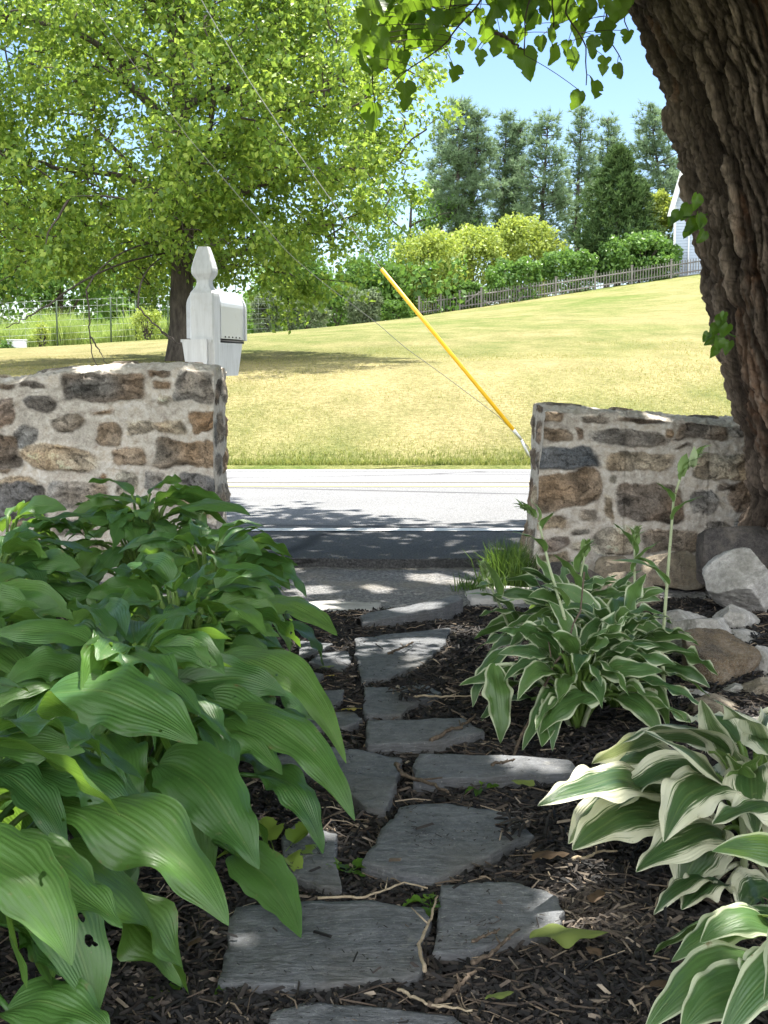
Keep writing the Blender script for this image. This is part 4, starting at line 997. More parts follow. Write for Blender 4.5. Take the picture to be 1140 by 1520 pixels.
PINES = [('leftmost tall pine with two bare stems beside the lawn tree edge', 692, 148, 104, 88, .40, 2), ('second tall pine from the left with a narrow dense head', 757, 165, 108, 66, .34, 2), ('broad tall pine in the middle of the row behind the yellow green shrub', 808, 168, 104, 92, .26, 1), ('tall slim pine just left of the dark spruce top', 856, 162, 112, 66, .24, 1), ('tall pine rising directly behind the dark spruce', 900, 172, 116, 72, .25, 1), ('dense wide pine right of the spruce, beside the furrowed trunk', 968, 160, 108, 120, .18, 1), ('thin pine filling the gap at the shade tree edge', 655, 182, 118, 62, .3, 1)]
for i, (lb, px, ty, Y, w, bf, tr) in enumerate(PINES): pine(lb, px, ty, Y, w, bf, 200 + i, tr, dens=1.25 if i == 5 else 1.0)
# dark spruce
def spruce(label, px, top_y, bot_y, Y, wpx, seed):
    global rng
    kr = rng; rng = np.random.default_rng(seed)
    b = lawn_at(px, Y); zt_ = aty(px, top_y, Y)[2]; zb_ = min(b[2], aty(px, bot_y, Y)[2]); h = zt_ - zb_; R = wpx * .5 * Y / FPX
    root = thing('spruce_tree', label, 'tree', (b[0], Y, zb_))
    m = MB(); m.add(*tube(np.array([[b[0], Y, zb_ - .3], [b[0], Y, zt_]]), [.25, .03], 7)); m.build('trunk', PTB, root)
    m = MB(); n = 620
    t = rng.random(n) ** 1.25; az = rng.random(n) * 2 * PI; L = R * (1 - t) ** .8 * (1 + .2 * vnoise(az * 1.5, t * 7, s=seed)) * rng.uniform(.75, 1.1, n) + .12
    for k in range(n):
        o = np.array([b[0], Y, zb_ + h * (t[k] * .97 + .02)]); d = np.array([math.cos(az[k]), math.sin(az[k]), .30 + .5 * t[k]])
        f = np.linspace(.35, 1, 7)[:, None]; C = o + d * L[k] * f - np.array([0, 0, 1]) * (.25 * L[k] * f * (1 - f)); C = C + rng.normal(0, .12, C.shape)
        needles(m, C, np.repeat([nrm(d + [0, 0, .35])], 7, 0), 9, .40, .045)
    m.build('crown', SPRUCEF, root, smooth=False); rng = kr
spruce('dark conical spruce standing before the pines left of the house', 914, 222, 395, 94, 150, 301)

# ------------------------------------------------------------------ shrubs and hedges at the far lawn edge
def bush(name, label, px, cy, Y, wpx, hpx, mat, n, leaf, seed, group=None, ground=True):
    global rng
    kr = rng; rng = np.random.default_rng(seed)
    k = Y / FPX; c_ = aty(px, cy, Y); rx, rz = wpx * .5 * k, hpx * .5 * k; ry = rx * .75
    zb_ = float(LZ(c_[0], Y))
    root = thing(name, label, 'shrub', (c_[0], Y, zb_), group)
    m = MB()
    for q in range(7):
        az = rng.random() * 6.28; m.add(*tube(bez((c_[0], Y, zb_ - .1), (c_[0] + .2 * math.cos(az), Y, (zb_ + c_[2]) / 2), (c_[0] + rx * .6 * math.cos(az), Y + ry * .6 * math.sin(az), c_[2] + rz * .4), 6), np.linspace(.05, .015, 6), 5))
    m.build('stems', TBARK, root)
    nc = max(26, int(n / 90)); d = randdir(nc); d[:, 2] = np.where(d[:, 2] < -.5, -d[:, 2], d[:, 2]); r = rng.uniform(.4, 1, (nc, 1)) ** .5
    C = c_ + d * r * np.array([rx, ry, rz]) * (1 + .16 * vnoise(d[:, 0] * 3, d[:, 1] * 3, d[:, 2] * 3, s=seed))[:, None]
    j = rng.integers(0, nc, n); cr = .30 * min(rx, rz) + .1
    L = C[j] + randdir(n) * (rng.random((n, 1)) ** .5) * cr
    sk_ = int(n * .35); a_ = rng.random(sk_) * 6.283; q_ = rng.uniform(.5, .98, sk_); L = np.concatenate([L, np.stack([c_[0] + np.cos(a_) * q_ * rx, c_[1] + np.sin(a_) * q_ * ry, zb_ + rng.random(sk_) * max(c_[2] - zb_, .1)], 1)])
    L = L[L[:, 2] > zb_ - .05]
    m = MB(); leafcloud(m, L, rng.uniform(.7, 1.25, len(L)) * leaf, .6, .1, nrm(L - c_), .5, up=.5); m.build('foliage', mat, root); rng = kr
BS = [('shrub', 'lime yellow shrub left of the yellow green dome shrub, under the tall pines', 700, 388, 92, 96, 100, YGRN, 5200, .26),
 ('shrub', 'yellow green dome shaped shrub below the middle pine', 776, 370, 95, 112, 84, YGRN, 5600, .26),
 ('shrub', 'lime shrub at the outer edge of the shade tree crown above the guard', 640, 405, 88, 110, 120, YGRN, 4500, .26),
 ('shrub', 'round dark green shrub right behind the picket fence middle post', 846, 398, 90, 80, 52, BUSHF, 4200, .24),
 ('shrub', 'green shrub behind the fence left of the round dark one', 764, 412, 88, 84, 48, BUSHF, 4000, .24),
 ('shrub', 'large glossy green shrub behind the fence next to the house', 950, 384, 91, 122, 62, BUSHF, 6500, .27),
 ('shrub', 'yellowish shrub between spruce and house gable', 972, 318, 96, 52, 62, YGRN, 2200, .26),
 ('shrub', 'low bright shrub at the foot of the fence left end', 690, 440, 87, 80, 40, BROAD, 2600, .24),
 ('shrub', 'grey leaved shrub just right of the mailbox box', 398, 462, 66, 46, 46, GREYF, 2000, .16),
 ('shrub', 'pale shrub in the row between grey leaved shrub and feathery one', 455, 463, 68, 66, 40, GREYF, 2400, .16),
 ('shrub', 'feathery silvery shrub crossed by the bare wire', 540, 455, 70, 52, 52, GREYF, 2600, .15),
 ('shrub', 'short green plant right of the feathery silvery shrub', 590, 462, 74, 50, 28, BROAD, 1500, .16),
 ('shrub', 'plain green shrub behind the pale shrub row', 500, 452, 76, 90, 50, BROAD, 2400, .22)]
for i, b_ in enumerate(BS): bush(*b_, 400 + i * 3, 'shrubs along the far lawn edge')

# ------------------------------------------------------------------ white house at right
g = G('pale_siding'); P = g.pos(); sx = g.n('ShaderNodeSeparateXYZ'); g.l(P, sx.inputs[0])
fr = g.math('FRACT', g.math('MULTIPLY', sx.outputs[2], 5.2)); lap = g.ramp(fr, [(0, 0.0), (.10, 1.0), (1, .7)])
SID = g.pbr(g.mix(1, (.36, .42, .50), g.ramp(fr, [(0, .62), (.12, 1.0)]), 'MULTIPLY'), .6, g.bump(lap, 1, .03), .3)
g = G('white_trim'); TRIM = g.pbr((.62, .64, .66), .5)
g = G('shingle'); n = g.noise(g.map(g.pos(), (6, 6, 18)), 1, 4, .7); ROOF = g.pbr(g.ramp(n, [(.3, (.12, .12, .125)), (.7, (.24, .24, .24))]), .9, g.bump(n, .5, .03))
YH = 92.0; hb = lawn_at(999, YH); x0 = aty(999, 400, YH)[0]; W_ = 9.0
zE = aty(999, 305, YH)[2]; zR = zE + 7.2; zB = hb[2] - .6
HA = -math.radians(13.5)
def HR(m):
    c_, s_ = math.cos(HA), math.sin(HA)
    m.V = [np.stack([x0 + (v[:, 0] - x0) * c_ - (v[:, 1] - YH) * s_, YH + (v[:, 0] - x0) * s_ + (v[:, 1] - YH) * c_, v[:, 2]], 1) for v in m.V]
    return m
root = thing('house', 'pale blue sided house with a steep white edged gable half hidden by the big trunk', 'house', (x0 + W_ / 2, YH + 5, zB))
GP = [(0, zE), (1.35, zE + 4.5), (W_ / 2, zE + 6.6), (W_ - 1.35, zE + 4.5), (W_, zE)]      # gambrel gable
Vf = np.array([[x0, 0, zB], [x0 + W_, 0, zB]] + [[x0 + a, 0, b] for a, b in GP[::-1]])
V = np.concatenate([Vf + [0, YH, 0], Vf + [0, YH + 10, 0]])
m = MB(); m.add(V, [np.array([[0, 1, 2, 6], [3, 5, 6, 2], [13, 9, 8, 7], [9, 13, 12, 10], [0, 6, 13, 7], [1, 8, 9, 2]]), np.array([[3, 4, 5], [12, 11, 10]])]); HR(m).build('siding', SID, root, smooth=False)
OV = [(-.42, zE - .75), (1.02, zE + 4.7), (W_ / 2, zE + 7.0), (W_ - 1.02, zE + 4.7), (W_ + .42, zE - .75)]
m = MB()
for k in range(4):
    (a0_, b0_), (a1_, b1_) = OV[k], OV[k + 1]
    V = np.array([[x0 + a0_, YH - .35, b0_], [x0 + a1_, YH - .35, b1_], [x0 + a1_, YH + 10.3, b1_], [x0 + a0_, YH + 10.3, b0_]]); V = np.concatenate([V, V + [0, 0, .2]]); m.add(V, np.array([[0, 1, 2, 3], [7, 6, 5, 4], [0, 4, 5, 1], [1, 5, 6, 2], [2, 6, 7, 3], [3, 7, 4, 0]]))
HR(m).build('roof', ROOF, root, smooth=False)
for k in range(4):
    (a0_, b0_), (a1_, b1_) = OV[k], OV[k + 1]; m = MB(); q_ = .30 if k in (0, 3) else 0; sg = 1 if k < 2 else -1
    V = np.array([[x0 + a0_ - .03 * sg, YH - .38, b0_], [x0 + a1_ - .03 * sg, YH - .38, b1_], [x0 + a1_ + q_ * sg, YH - .38, b1_ - (0 if q_ else .4)], [x0 + a0_ + q_ * sg, YH - .38, b0_ - (0 if q_ else .4)]]); V = np.concatenate([V, V + [0, -.06, 0]])
    m.add(V, np.array([[0, 1, 2, 3], [7, 6, 5, 4], [0, 4, 5, 1], [1, 5, 6, 2], [2, 6, 7, 3], [3, 7, 4, 0]])); HR(m).build('rake_board', TRIM, root, smooth=False)
m = MB(); xd = aty(1021, 400, YH)[0]; V, F = box((xd, YH - .06, (zB + zE + 1.4) / 2), (.05, .05, (zE + 1.4 - zB) / 2)); m.add(V, F); HR(m).build('downspout', TRIM, root, smooth=False)
m = MB(); V, F = box((x0 + .06, YH - .03, (zB + zE) / 2), (.08, .03, (zE - zB) / 2 - .05)); m.add(V, F); HR(m).build('corner_board', TRIM, root, smooth=False)

# ------------------------------------------------------------------ picket fence on the rise
g = G('weathered_wood'); n = g.noise(g.map(g.pos(), (12, 12, 2)), 1, 4, .7); FWOOD = g.pbr(g.ramp(n, [(.3, (.10, .095, .085)), (.7, (.22, .21, .19))]), .85)
fx = [622, 654, 682, 714, 770, 824, 882, 936, 994, 1050, 1110]; fY = [84, 85, 85.5, 86, 87, 87.5, 88, 88.5, 89, 89.5, 90]
posts = [lawn_at(a_, b_) for a_, b_ in zip(fx, fY)]
fence = thing('picket_fence', 'weathered wooden picket fence climbing the slope to the house', 'fence', tuple(posts[0]))
for p in posts:
    m = MB(); V, F = box(p + [0, 0, .56], (.065, .065, .62)); m.add(V, F); V, F = box(p + [0, 0, 1.20], (.085, .085, .025)); m.add(V, F); m.build('post', FWOOD, fence, smooth=False)
for i in range(len(posts) - 1):
    a_, b_ = posts[i], posts[i + 1]; m = MB()
    for zr_ in (.22, .80): m.add(*tube(np.array([a_ + [0, 0, zr_], b_ + [0, 0, zr_]]), .045, 4))
    if i == 2: m.add(*tube(np.array([a_ + [0, 0, .2], b_ + [0, 0, 1.0]]), .05, 4))
    k = max(4, int(np.linalg.norm(b_ - a_) / .19))
    for q in range(1, k):
        c_ = a_ + (b_ - a_) * q / k; V, F = box(c_ + [0, -.05, .55], (.026, .012, .48)); m.add(V, F)
    m.build('picket_panel', FWOOD, fence, smooth=False)

# ------------------------------------------------------------------ wire garden fence and weeds at left
g = G('fence_wire'); WIRE = g.pbr((.42, .44, .43), .4, None, .5, metal=.5)
g = G('green_stake'); STK = g.pbr((.05, .075, .045), .6)
wx = [-90, -10, 85, 165, 202, 250, 330, 400]; wY = [43, 44, 45, 46, 47, 49, 55, 61]
wp = [lawn_at(a_, b_) for a_, b_ in zip(wx, wY)]
wf = thing('wire_fence', 'thin wire garden fence on green stakes at the left of the lawn', 'fence', tuple(wp[0]))
for p in wp:
    m = MB(); m.add(*tube(np.array([p - [0, 0, .2], p + [0, 0, 1.55]]), .028, 6)); m.build('post', STK, wf)
for i in range(len(wp) - 1):
    m = MB()
    for zz_ in np.linspace(.2, 1.5, 7): m.add(*tube(np.array([wp[i] + [0, 0, zz_], wp[i + 1] + [0, 0, zz_]]), .0042, 3))
    for q in np.linspace(.25, .75, 3): m.add(*tube(np.array([wp[i] * (1 - q) + wp[i + 1] * q + [0, 0, .15], wp[i] * (1 - q) + wp[i + 1] * q + [0, 0, 1.5]]), .003, 3))
    m.build('wire_mesh', WIRE, wf)
WEED = leaf_mat('weeds', (.16, .25, .05), (.27, .36, .09), (.40, .48, .16), (.45, .55, .12), .35, .6, .2)
def grass_patch(mb, X, Y, Z, h, w, lean=.35):
    n = len(X); az = rng.random(n) * 2 * PI; d = np.stack([np.cos(az), np.sin(az), np.zeros(n)], -1); S = np.stack([-np.sin(az + .8), np.cos(az + .8), np.zeros(n)], -1)
    b = np.stack([X, Y, Z], -1); h = np.broadcast_to(h, (n,))[:, None]; l = lean * rng.random((n, 1)) * h
    w = np.broadcast_to(w, (n,))[:, None]
    m1 = b + np.array([0, 0, 1]) * h * .55 + d * l * .35; tp = b + np.array([0, 0, 1]) * h * (1 - .3 * (l / h) ** 2) + d * l
    V = np.stack([b - S * w, b + S * w, m1 + S * w * .8, m1 - S * w * .8, tp], 1); q = np.arange(5 * n).reshape(n, 5)
    mb.add(V.reshape(-1, 3), [q[:, [0, 1, 2, 3]], q[:, [3, 2, 4]]], rnd=np.repeat(rng.random(n), 5))
m = MB(); n = 15000; px = rng.uniform(-120, 262, n); Yw = 45.6 + (px + 20) * .012 + rng.random(n) ** 1.3 * 5
X = aty(570, 500, 1)[0] + (px - 570) / FPX * Yw; hw = .35 + 1.1 * np.clip(fbm(X * .9, Yw * .3, s=66) + .35, 0, 1); grass_patch(m, X, Yw, LZ(X, Yw), hw * rng.uniform(.5, 1.3, n), .018, .6)
kind(m.build('meadow_weeds', WEED, smooth=False), 'stuff')
bush('flowering_plant', 'yellow green flowering plant at the wire fence, far left', 62, 497, 45.4, 22, 34, YGRN, 500, .09, 470)
bush('flowering_plant', 'leafy bright plant by the fence just left of the lawn tree trunk', 218, 480, 46.5, 40, 42, YGRN, 900, .1, 471)
bush('flowering_plant', 'small rounded plant at the left frame edge on the lawn border', 10, 518, 44, 26, 18, BUSHF, 500, .09, 472)
g = G('pale_plastic'); PP = g.pbr((.62, .64, .66), .5)
c_ = lawn_at(25, 44.2); m = MB(); V, F = box(c_ + [0, 0, .13], (.30, .2, .13), .2, .03); m.add(V, F)
V, F = box(c_ + [0, 0, .275], (.32, .22, .015), .2, .008); m.add(V, F); o = m.build('storage_tub', PP, loc=tuple(c_), smooth=False); tag(o, 'small pale tub lying on the grass at the far left', 'tub')
# lawn blades near the road, thinning with distance
g = G('lawn_blades'); r = g.attr('rnd'); LBL = g.pbr(g.ramp(r, [(0, (.085, .14, .025)), (.4, (.18, .18, .055)), (1, (.28, .225, .095))]), .7, None, .15, (.4, .42, .1), .35)
m = MB(); n = 60000; Yb = 12.62 + 14 * rng.random(n) ** 2.0; X = (rng.random(n) * 2 - 1) * (.30 * Yb + .3); fr_ = Yb < 13.1
nb = m.n; grass_patch(m, X, Yb, LZ(X, Yb) - .005, rng.uniform(.012, .032, n) + .045 * fr_ * rng.random(n), .0035, 1.0)
rr = np.clip(rng.random(n) * .7 + .4 * sstep(12.9, 14, Yb) - .35 * fr_, 0, 1); m.R[-1] = np.repeat(rr, 5)
kind(m.build('lawn_blades', LBL, smooth=False), 'stuff')
# grass tuft at the wall end
GT = leaf_mat('tuft_grass', (.035, .08, .018), (.06, .12, .026), (.11, .17, .04), (.3, .5, .05), .35, .5, .3)
m = MB(); n = 1300; c_ = onz(764, 866, 0); X = c_[0] + rng.normal(0, .042, n); Yb = c_[1] + .14 + rng.normal(0, .10, n); ok = X < .62; X, Yb = X[ok], Yb[ok]
grass_patch(m, X, Yb, X * 0 - .01, rng.uniform(.06, .18, len(X)), .0019, .9)
o = m.build('grass_tuft', GT, loc=(c_[0], c_[1] + .1, 0), smooth=False); tag(o, 'tuft of long green grass growing at the right wall end beside the road', 'grass')
m = MB(); n = 260; c_ = onz(718, 872, 0); grass_patch(m, c_[0] + rng.normal(0, .05, n), c_[1] + rng.normal(0, .05, n), np.full(n, -.01), rng.uniform(.03, .08, n), .002, 1)
o = m.build('grass_tuft', GT, loc=(c_[0], c_[1], 0), smooth=False); tag(o, 'sparse short grass sprouts left of the bigger tuft on the shoulder', 'grass')
# ------------------------------------------------------------------ hostas
def hosta_mat(name, cols, margin=None, mcol=None, jag=.2, trans=(.27, .46, .04), ribs=7, tfac=.36, yel=0, rough=.38, spec=.6):
    g = G(name); u = g.n('ShaderNodeSeparateXYZ'); uv = g.coord('UV'); g.l(uv, u.inputs[0]); r = g.attr('rnd')
    v = g.math('ABSOLUTE', g.math('SUBTRACT', g.math('MULTIPLY', u.outputs[1], 2), 1))
    nw_ = g.noise(g.map(uv, (3, 5, 1)), 1, 2, .5); rib = g.math('MULTIPLY', g.math('SINE', g.math('ADD', g.math('MULTIPLY', v, ribs * 2 * PI), g.math('MULTIPLY', nw_, 5.0))), g.ramp(g.noise(g.coord(), 14, 2, .5), [(.35, .25), (.65, 1.0)])); nn = g.noise(g.map(uv, (14, 40, 1)), 1, 4, .65); n2 = g.noise(g.coord(), 26, 4, .6)
    c = g.ramp(r, [(i / (len(cols) - 1), q) for i, q in enumerate(cols)])
    c = g.mix(.5, c, g.ramp(n2, [(.3, .36), (.7, .66)]), 'OVERLAY'); c = g.mix(.22, c, g.ramp(rib, [(0, .42), (1, .6)]), 'OVERLAY')
    midr = g.ramp(v, [(0, 1.0), (.05, 0.0)])
    c = g.mix(g.math('MULTIPLY', midr, .35), c, (.20, .28, .08))
    spot = g.noise(g.coord(), 95, 2, .6); c = g.mix(g.ramp(spot, [(.68, 0.0), (.74, .5)]), c, (.22, .22, .10))
    bl = g.noise(g.coord(), 34, 5, .75); eb = g.math('MULTIPLY', g.ramp(bl, [(.60, 0.0), (.66, 1.0)]), g.ramp(v, [(.72, 0.0), (.97, .85)])); BLM = eb
    if margin is not None:
        ns = g.noise(g.map(uv, (3.5, 42, 1)), 1, 3, .6); ns2 = g.noise(g.coord(), 9, 2, .5)
        e = g.math('ADD', v, g.math('ADD', g.math('MULTIPLY', g.math('SUBTRACT', ns, .5), jag * 2.2), g.math('MULTIPLY', g.math('SUBTRACT', ns2, .5), jag * 1.6)))
        f = g.ramp(e, [(margin - .035, 0.0), (margin + .035, 1.0)])
        pale = g.ramp(e, [(margin - .20, 0.0), (margin - .06, .35)])
        c = g.mix(pale, c, (.14, .21, .08)); c = g.mix(f, c, mcol)
    c = g.mix(BLM, c, (.16, .10, .04))
    h = g.math('ADD', g.math('MULTIPLY', rib, .45), g.math('MULTIPLY', nn, .8))
    tr = g.mix(.6, c, trans)
    m_ = g.pbr(c, rough, g.bump(h, .32, .003), spec, tr, tfac, coat=0)
    if margin is None:      # a few slug holes
        hn = g.noise(g.coord(), 30, 2, .5); hf = g.ramp(hn, [(.742, 0.0), (.748, 1.0)]); sh = g.out.inputs[0].links[0].from_socket
        tb = g.n('ShaderNodeBsdfTransparent'); mx = g.n('ShaderNodeMixShader'); g.l(hf, mx.inputs[0]); g.l(sh, mx.inputs[1]); g.l(tb.outputs[0], mx.inputs[2]); g.l(mx.outputs[0], g.out.inputs[0])
    return m_
HOSTA = hosta_mat('hosta_green', [(.034, .095, .026), (.060, .150, .034), (.108, .215, .042)])
VARIN = hosta_mat('hosta_thin_margin', [(.042, .10, .032), (.065, .14, .04), (.10, .19, .048)], .82, (.52, .57, .37), .10, (.3, .45, .08), 5, .32)
VARIW = hosta_mat('hosta_wide_margin', [(.024, .07, .022), (.036, .09, .026), (.05, .11, .03)], .60, (.66, .66, .48), .50, (.5, .55, .22), 7, .32)
STALKM = leaf_mat('hosta_stalk', (.09, .17, .03), (.13, .22, .045), (.17, .27, .06), (.3, .42, .06), .2, .45, .4)
def blade(mb, base, tip, W, bow=.16, roll=0.0, twist=0.0, fold=.30, droop_edge=.32, wave=.17, wk=2.6, seed=0, r=.5, nu=30, nv=15, up=None, tipcurl=0.0, shape=.78, sidebow=0.0):
    """one ribbed leaf blade from base to tip: arched along its midrib, folded at the base, wavy at the edge"""
    base = np.asarray(base, float); tip = np.asarray(tip, float); ax = tip - base; L = np.linalg.norm(ax); ax = ax / L
    up = np.array([0, 0, 1.0]) if up is None else np.asarray(up, float)
    n0 = up - ax * (up @ ax)
    if np.linalg.norm(n0) < .15: n0 = np.array([0, -1, .3]) - ax * (np.array([0, -1, .3]) @ ax)
    n0 = nrm(n0); s0 = np.cross(ax, n0)
    u = np.linspace(0, 1, nu); t = u[:, None]
    c1 = base + ax * L * .45 + n0 * L * bow * 2 + s0 * L * sidebow * 2
    M = (1 - t) ** 2 * base + 2 * t * (1 - t) * c1 + t * t * tip
    M = M + n0 * (tipcurl * L * (t ** 4)) + s0 * (.02 * L * np.sin(5 * t + seed))
    T = nrm(np.gradient(M, axis=0)); S = nrm(np.cross(T, np.broadcast_to(n0, T.shape))); N = np.cross(S, T)
    an = roll + twist * u + .10 * np.sin(u * 4 + seed)
    S2 = S * np.cos(an)[:, None] + N * np.sin(an)[:, None]; N2 = -S * np.sin(an)[:, None] + N * np.cos(an)[:, None]
    w = W * .5 * np.sin(PI * u ** shape) ** .74 * (1 - .22 * u); w[0] = .004; w[-1] = .0005
    v = np.linspace(-1, 1, nv); UU, VV = np.meshgrid(u, v, indexing='ij'); ww = w[:, None]
    fo = fold * (1 - UU) ** 1.4 + .08
    ph = seed * 1.7
    av = np.abs(VV)
    z = ww * (fo * av * 1.3 - droop_edge * VV ** 2 * (.35 + .65 * np.sin(PI * UU))) 
    z = z + W * wave * av ** 2.2 * np.sin(2 * PI * wk * (1 + .25 * (VV > 0)) * UU ** 1.15 + ph + (VV > 0) * 2.1) * (.6 + .4 * np.sin(UU * 5 + ph * 3)) * np.sin(PI * np.clip(UU * 1.04, 0, 1)) ** .6
    z = z + W * .035 * np.sin(UU * 11 + ph * 2 + VV * 3) * (1 - av * .4) * np.sin(PI * UU)
    z = z + W * .008 * np.cos(VV * PI * 6) * np.sin(PI * UU) ** .7          # raised strips between the veins
    lat = ww * VV * (1 - .10 * fo)
    lat = lat * (1 + .05 * np.sin(UU * 31 + ph) * av)
    V = M[:, None, :] + S2[:, None, :] * lat[..., None] + N2[:, None, :] * z[..., None]
    mb.add(V, grid_faces(nu, nv), uv=np.stack([UU.ravel(), VV.ravel() * .5 + .5], 1), rnd=r)
def petiole(mb, a, b, ra=.006, rb=.004):
    a = np.asarray(a, float); b = np.asarray(b, float)
    V, F = tube(bez(a, np.array([a[0] * .55 + b[0] * .45, a[1] * .55 + b[1] * .45, b[2] + .02]), b, 9), np.linspace(ra, rb, 9), 6); mb.add(V, F, rnd=.5)
def clump(name, label, C, R, Hh, n, L, W, leafm, seed, group, lower=True, lr=(.2, .9), az0=None, dro=(-.30, .92), avoid=None, wave=.10):
    """a whole hosta: leaves spiral out of the crown, upright inside and arching over outside"""
    global rng
    kr = rng; rng = np.random.default_rng(seed)
    C = np.array([C[0], C[1], float(bed_z(C[0], C[1]))])
    root = thing(name, label, 'hosta', tuple(C), group); root_C = C
    m = MB(); ms = MB(); k = 0
    for i in range(n):
        t = (i + .5) / n; az = i * 2.39996 + rng.normal(0, .25)
        if az0 is not None: az = az0[0] + (az0[1] - az0[0]) * ((i * .618034) % 1)
        o = np.array([math.cos(az), math.sin(az), 0]); l = L * rng.uniform(.78, 1.12) * (.80 + .28 * t); 
        rb = R * (.10 + .52 * t ** .8) * rng.uniform(.85, 1.15); zb = Hh * (1.0 - .62 * t ** 1.7) * rng.uniform(.88, 1.06)
        b = C + o * rb + [0, 0, zb]
        dr = dro[0] + (dro[1] - dro[0]) * t ** .9 + rng.normal(0, .14)
        a2 = az + rng.normal(0, .25); d = np.array([math.cos(a2) * math.cos(dr), math.sin(a2) * math.cos(dr), -math.sin(dr)]); tp = b + d * l
        if tp[2] < .02: tp[2] = .02 + .02 * rng.random()
        if avoid is not None and avoid(b, tp): continue
        blade(m, b, tp, W * l / L * rng.uniform(.88, 1.12), bow=rng.uniform(.08, .20), roll=rng.normal(0, .38), twist=rng.normal(0, .75), fold=rng.uniform(.2, .6), droop_edge=rng.uniform(.05, .5), wave=wave * rng.uniform(.7, 1.9), wk=rng.uniform(1.6, 3.2), seed=rng.uniform(0, 50), r=float(np.clip(rng.normal(.5, .3), 0, 1)), tipcurl=rng.normal(-.04, .08), nu=24, nv=13)
        petiole(ms, C + o * R * .06 * rng.random() + [0, 0, .0], b + d * .004)
    m.build('foliage', leafm, root); ms.build('petioles', STALKM, root); rng = kr
    return root
GG = 'big green hostas along the left of the path'
def clump_low(b, tp):     # keep leaves out of the lens
    return (b[1] < .95 or tp[1] < .95)
h0 = clump('green_hosta', 'nearest big green hosta, its broad leaves filling the lower left corner', (-.60, 1.72), .30, .35, 44, .235, .118, HOSTA, 11, GG, avoid=clump_low, dro=(-.05, 1.0))
h1_ = clump('green_hosta', 'second green hosta from the camera, reaching furthest over the path stones', (-.46, 2.32), .28, .34, 54, .205, .102, HOSTA, 12, GG)
h2_ = clump('green_hosta', 'third green hosta along the path edge, midway to the wall', (-.46, 2.98), .30, .34, 56, .195, .095, HOSTA, 13, GG)
h3_ = clump('green_hosta', 'fourth green hosta along the path edge with a leaf pointing at the far flagstones', (-.49, 3.66), .30, .34, 56, .195, .095, HOSTA, 14, GG)
h4_ = clump('green_hosta', 'farthest green hosta, rising against the base of the taller stone wall', (-.80, 4.42), .32, .36, 54, .20, .095, HOSTA, 15, GG)
h5_ = clump('green_hosta', 'green hosta behind the path edge row at the left frame border, near the wall', (-1.20, 4.22), .32, .33, 46, .20, .095, HOSTA, 16, GG)
h6_ = clump('green_hosta', 'green hosta in the back row at the left border, halfway to the wall', (-.98, 3.30), .32, .36, 48, .205, .10, HOSTA, 17, GG)
h7_ = clump('green_hosta', 'green hosta with one sunlit glowing leaf at the left frame edge', (-.88, 2.62), .30, .36, 48, .205, .102, HOSTA, 18, GG)
def hero(root, lst, mat):
    for i, (bx, by, bY, tx, ty, tY, W, kw) in enumerate(lst):
        b = aty(bx, by, bY); t = aty(tx, ty, tY)
        b[2] = max(b[2], .03); t[2] = max(t[2], .012)
        m = MB(); blade(m, b, t, W, seed=i * 3.3 + 1, r=kw.pop('r', .6), nu=44, nv=21, **kw)
        C = WLOC[root]; petiole(m, C + nrm(b - C) * .02 * np.array([1, 1, 0]), b + nrm(t - b) * .004)
        m.build('leaf', mat, root)
hero(h0, [
 (62, 1178, 1.74, 347, 1350, 1.62, .138, dict(bow=.10, roll=-.35, wave=.16, wk=2.0, fold=.22, tipcurl=-.08, r=.75)),
 (-20, 1285, 1.58, 183, 1378, 1.50, .105, dict(bow=.14, roll=-.2, wave=.14, r=.7)),
 (-70, 1250, 1.50, 112, 1420, 1.40, .115, dict(bow=.15, roll=-.25, wave=.08, tipcurl=-.06, r=.75)),
 (170, 1160, 1.9, -10, 1100, 1.75, .125, dict(bow=.12, roll=.25, wave=.08)),
 (10, 1500, 1.5, 165, 1535, 1.46, .10, dict(bow=.14, roll=-.3, r=.6)),
 (40, 1385, 1.56, 105, 1455, 1.52, .07, dict(bow=.14, r=.4)),
], HOSTA)
hero(h1_, [
 (72, 1030, 2.12, 292, 1105, 1.95, .150, dict(bow=.10, roll=-.55, fold=.15, wave=.10, r=.55)),
 (232, 1135, 2.10, 385, 1290, 1.92, .135, dict(bow=.16, roll=-.45, wave=.15, r=.45)),
 (352, 1268, 2.02, 447, 1392, 1.86, .085, dict(bow=.10, roll=-.7, fold=.6, wave=.03, r=.6)),
 (150, 985, 2.25, 300, 1040, 2.1, .115, dict(bow=.16, roll=.1, wave=.13, tipcurl=-.1, r=.55)),
 (325, 1060, 2.35, 532, 1205, 2.15, .098, dict(bow=.14, roll=-.35, wave=.10, wk=2.8, tipcurl=-.05, r=.65)),
 (385, 1150, 2.3, 486, 1256, 2.2, .085, dict(bow=.2, roll=-.2, wave=.14, tipcurl=-.12, r=.5)),
 (300, 1080, 2.3, 420, 1150, 2.2, .09, dict(bow=.14, roll=-.2)),
], HOSTA)
hero(h2_, [
 (318, 985, 2.72, 517, 1096, 2.42, .095, dict(bow=.16, roll=-.45, wave=.12, wk=2.0, tipcurl=-.12, r=.9)),
 (405, 1062, 2.55, 470, 1112, 2.48, .065, dict(bow=.2, wave=.1)),
 (155, 1000, 2.6, -8, 1022, 2.35, .10, dict(bow=.12, roll=.3, wave=.05, r=1.0)),
], HOSTA)
hero(h3_, [(382, 895, 3.35, 500, 944, 3.15, .095, dict(bow=.10, roll=-.3, wave=.06, r=1.0)), (330, 950, 3.2, 240, 900, 3.0, .11, dict(bow=.15, roll=.2))], HOSTA)
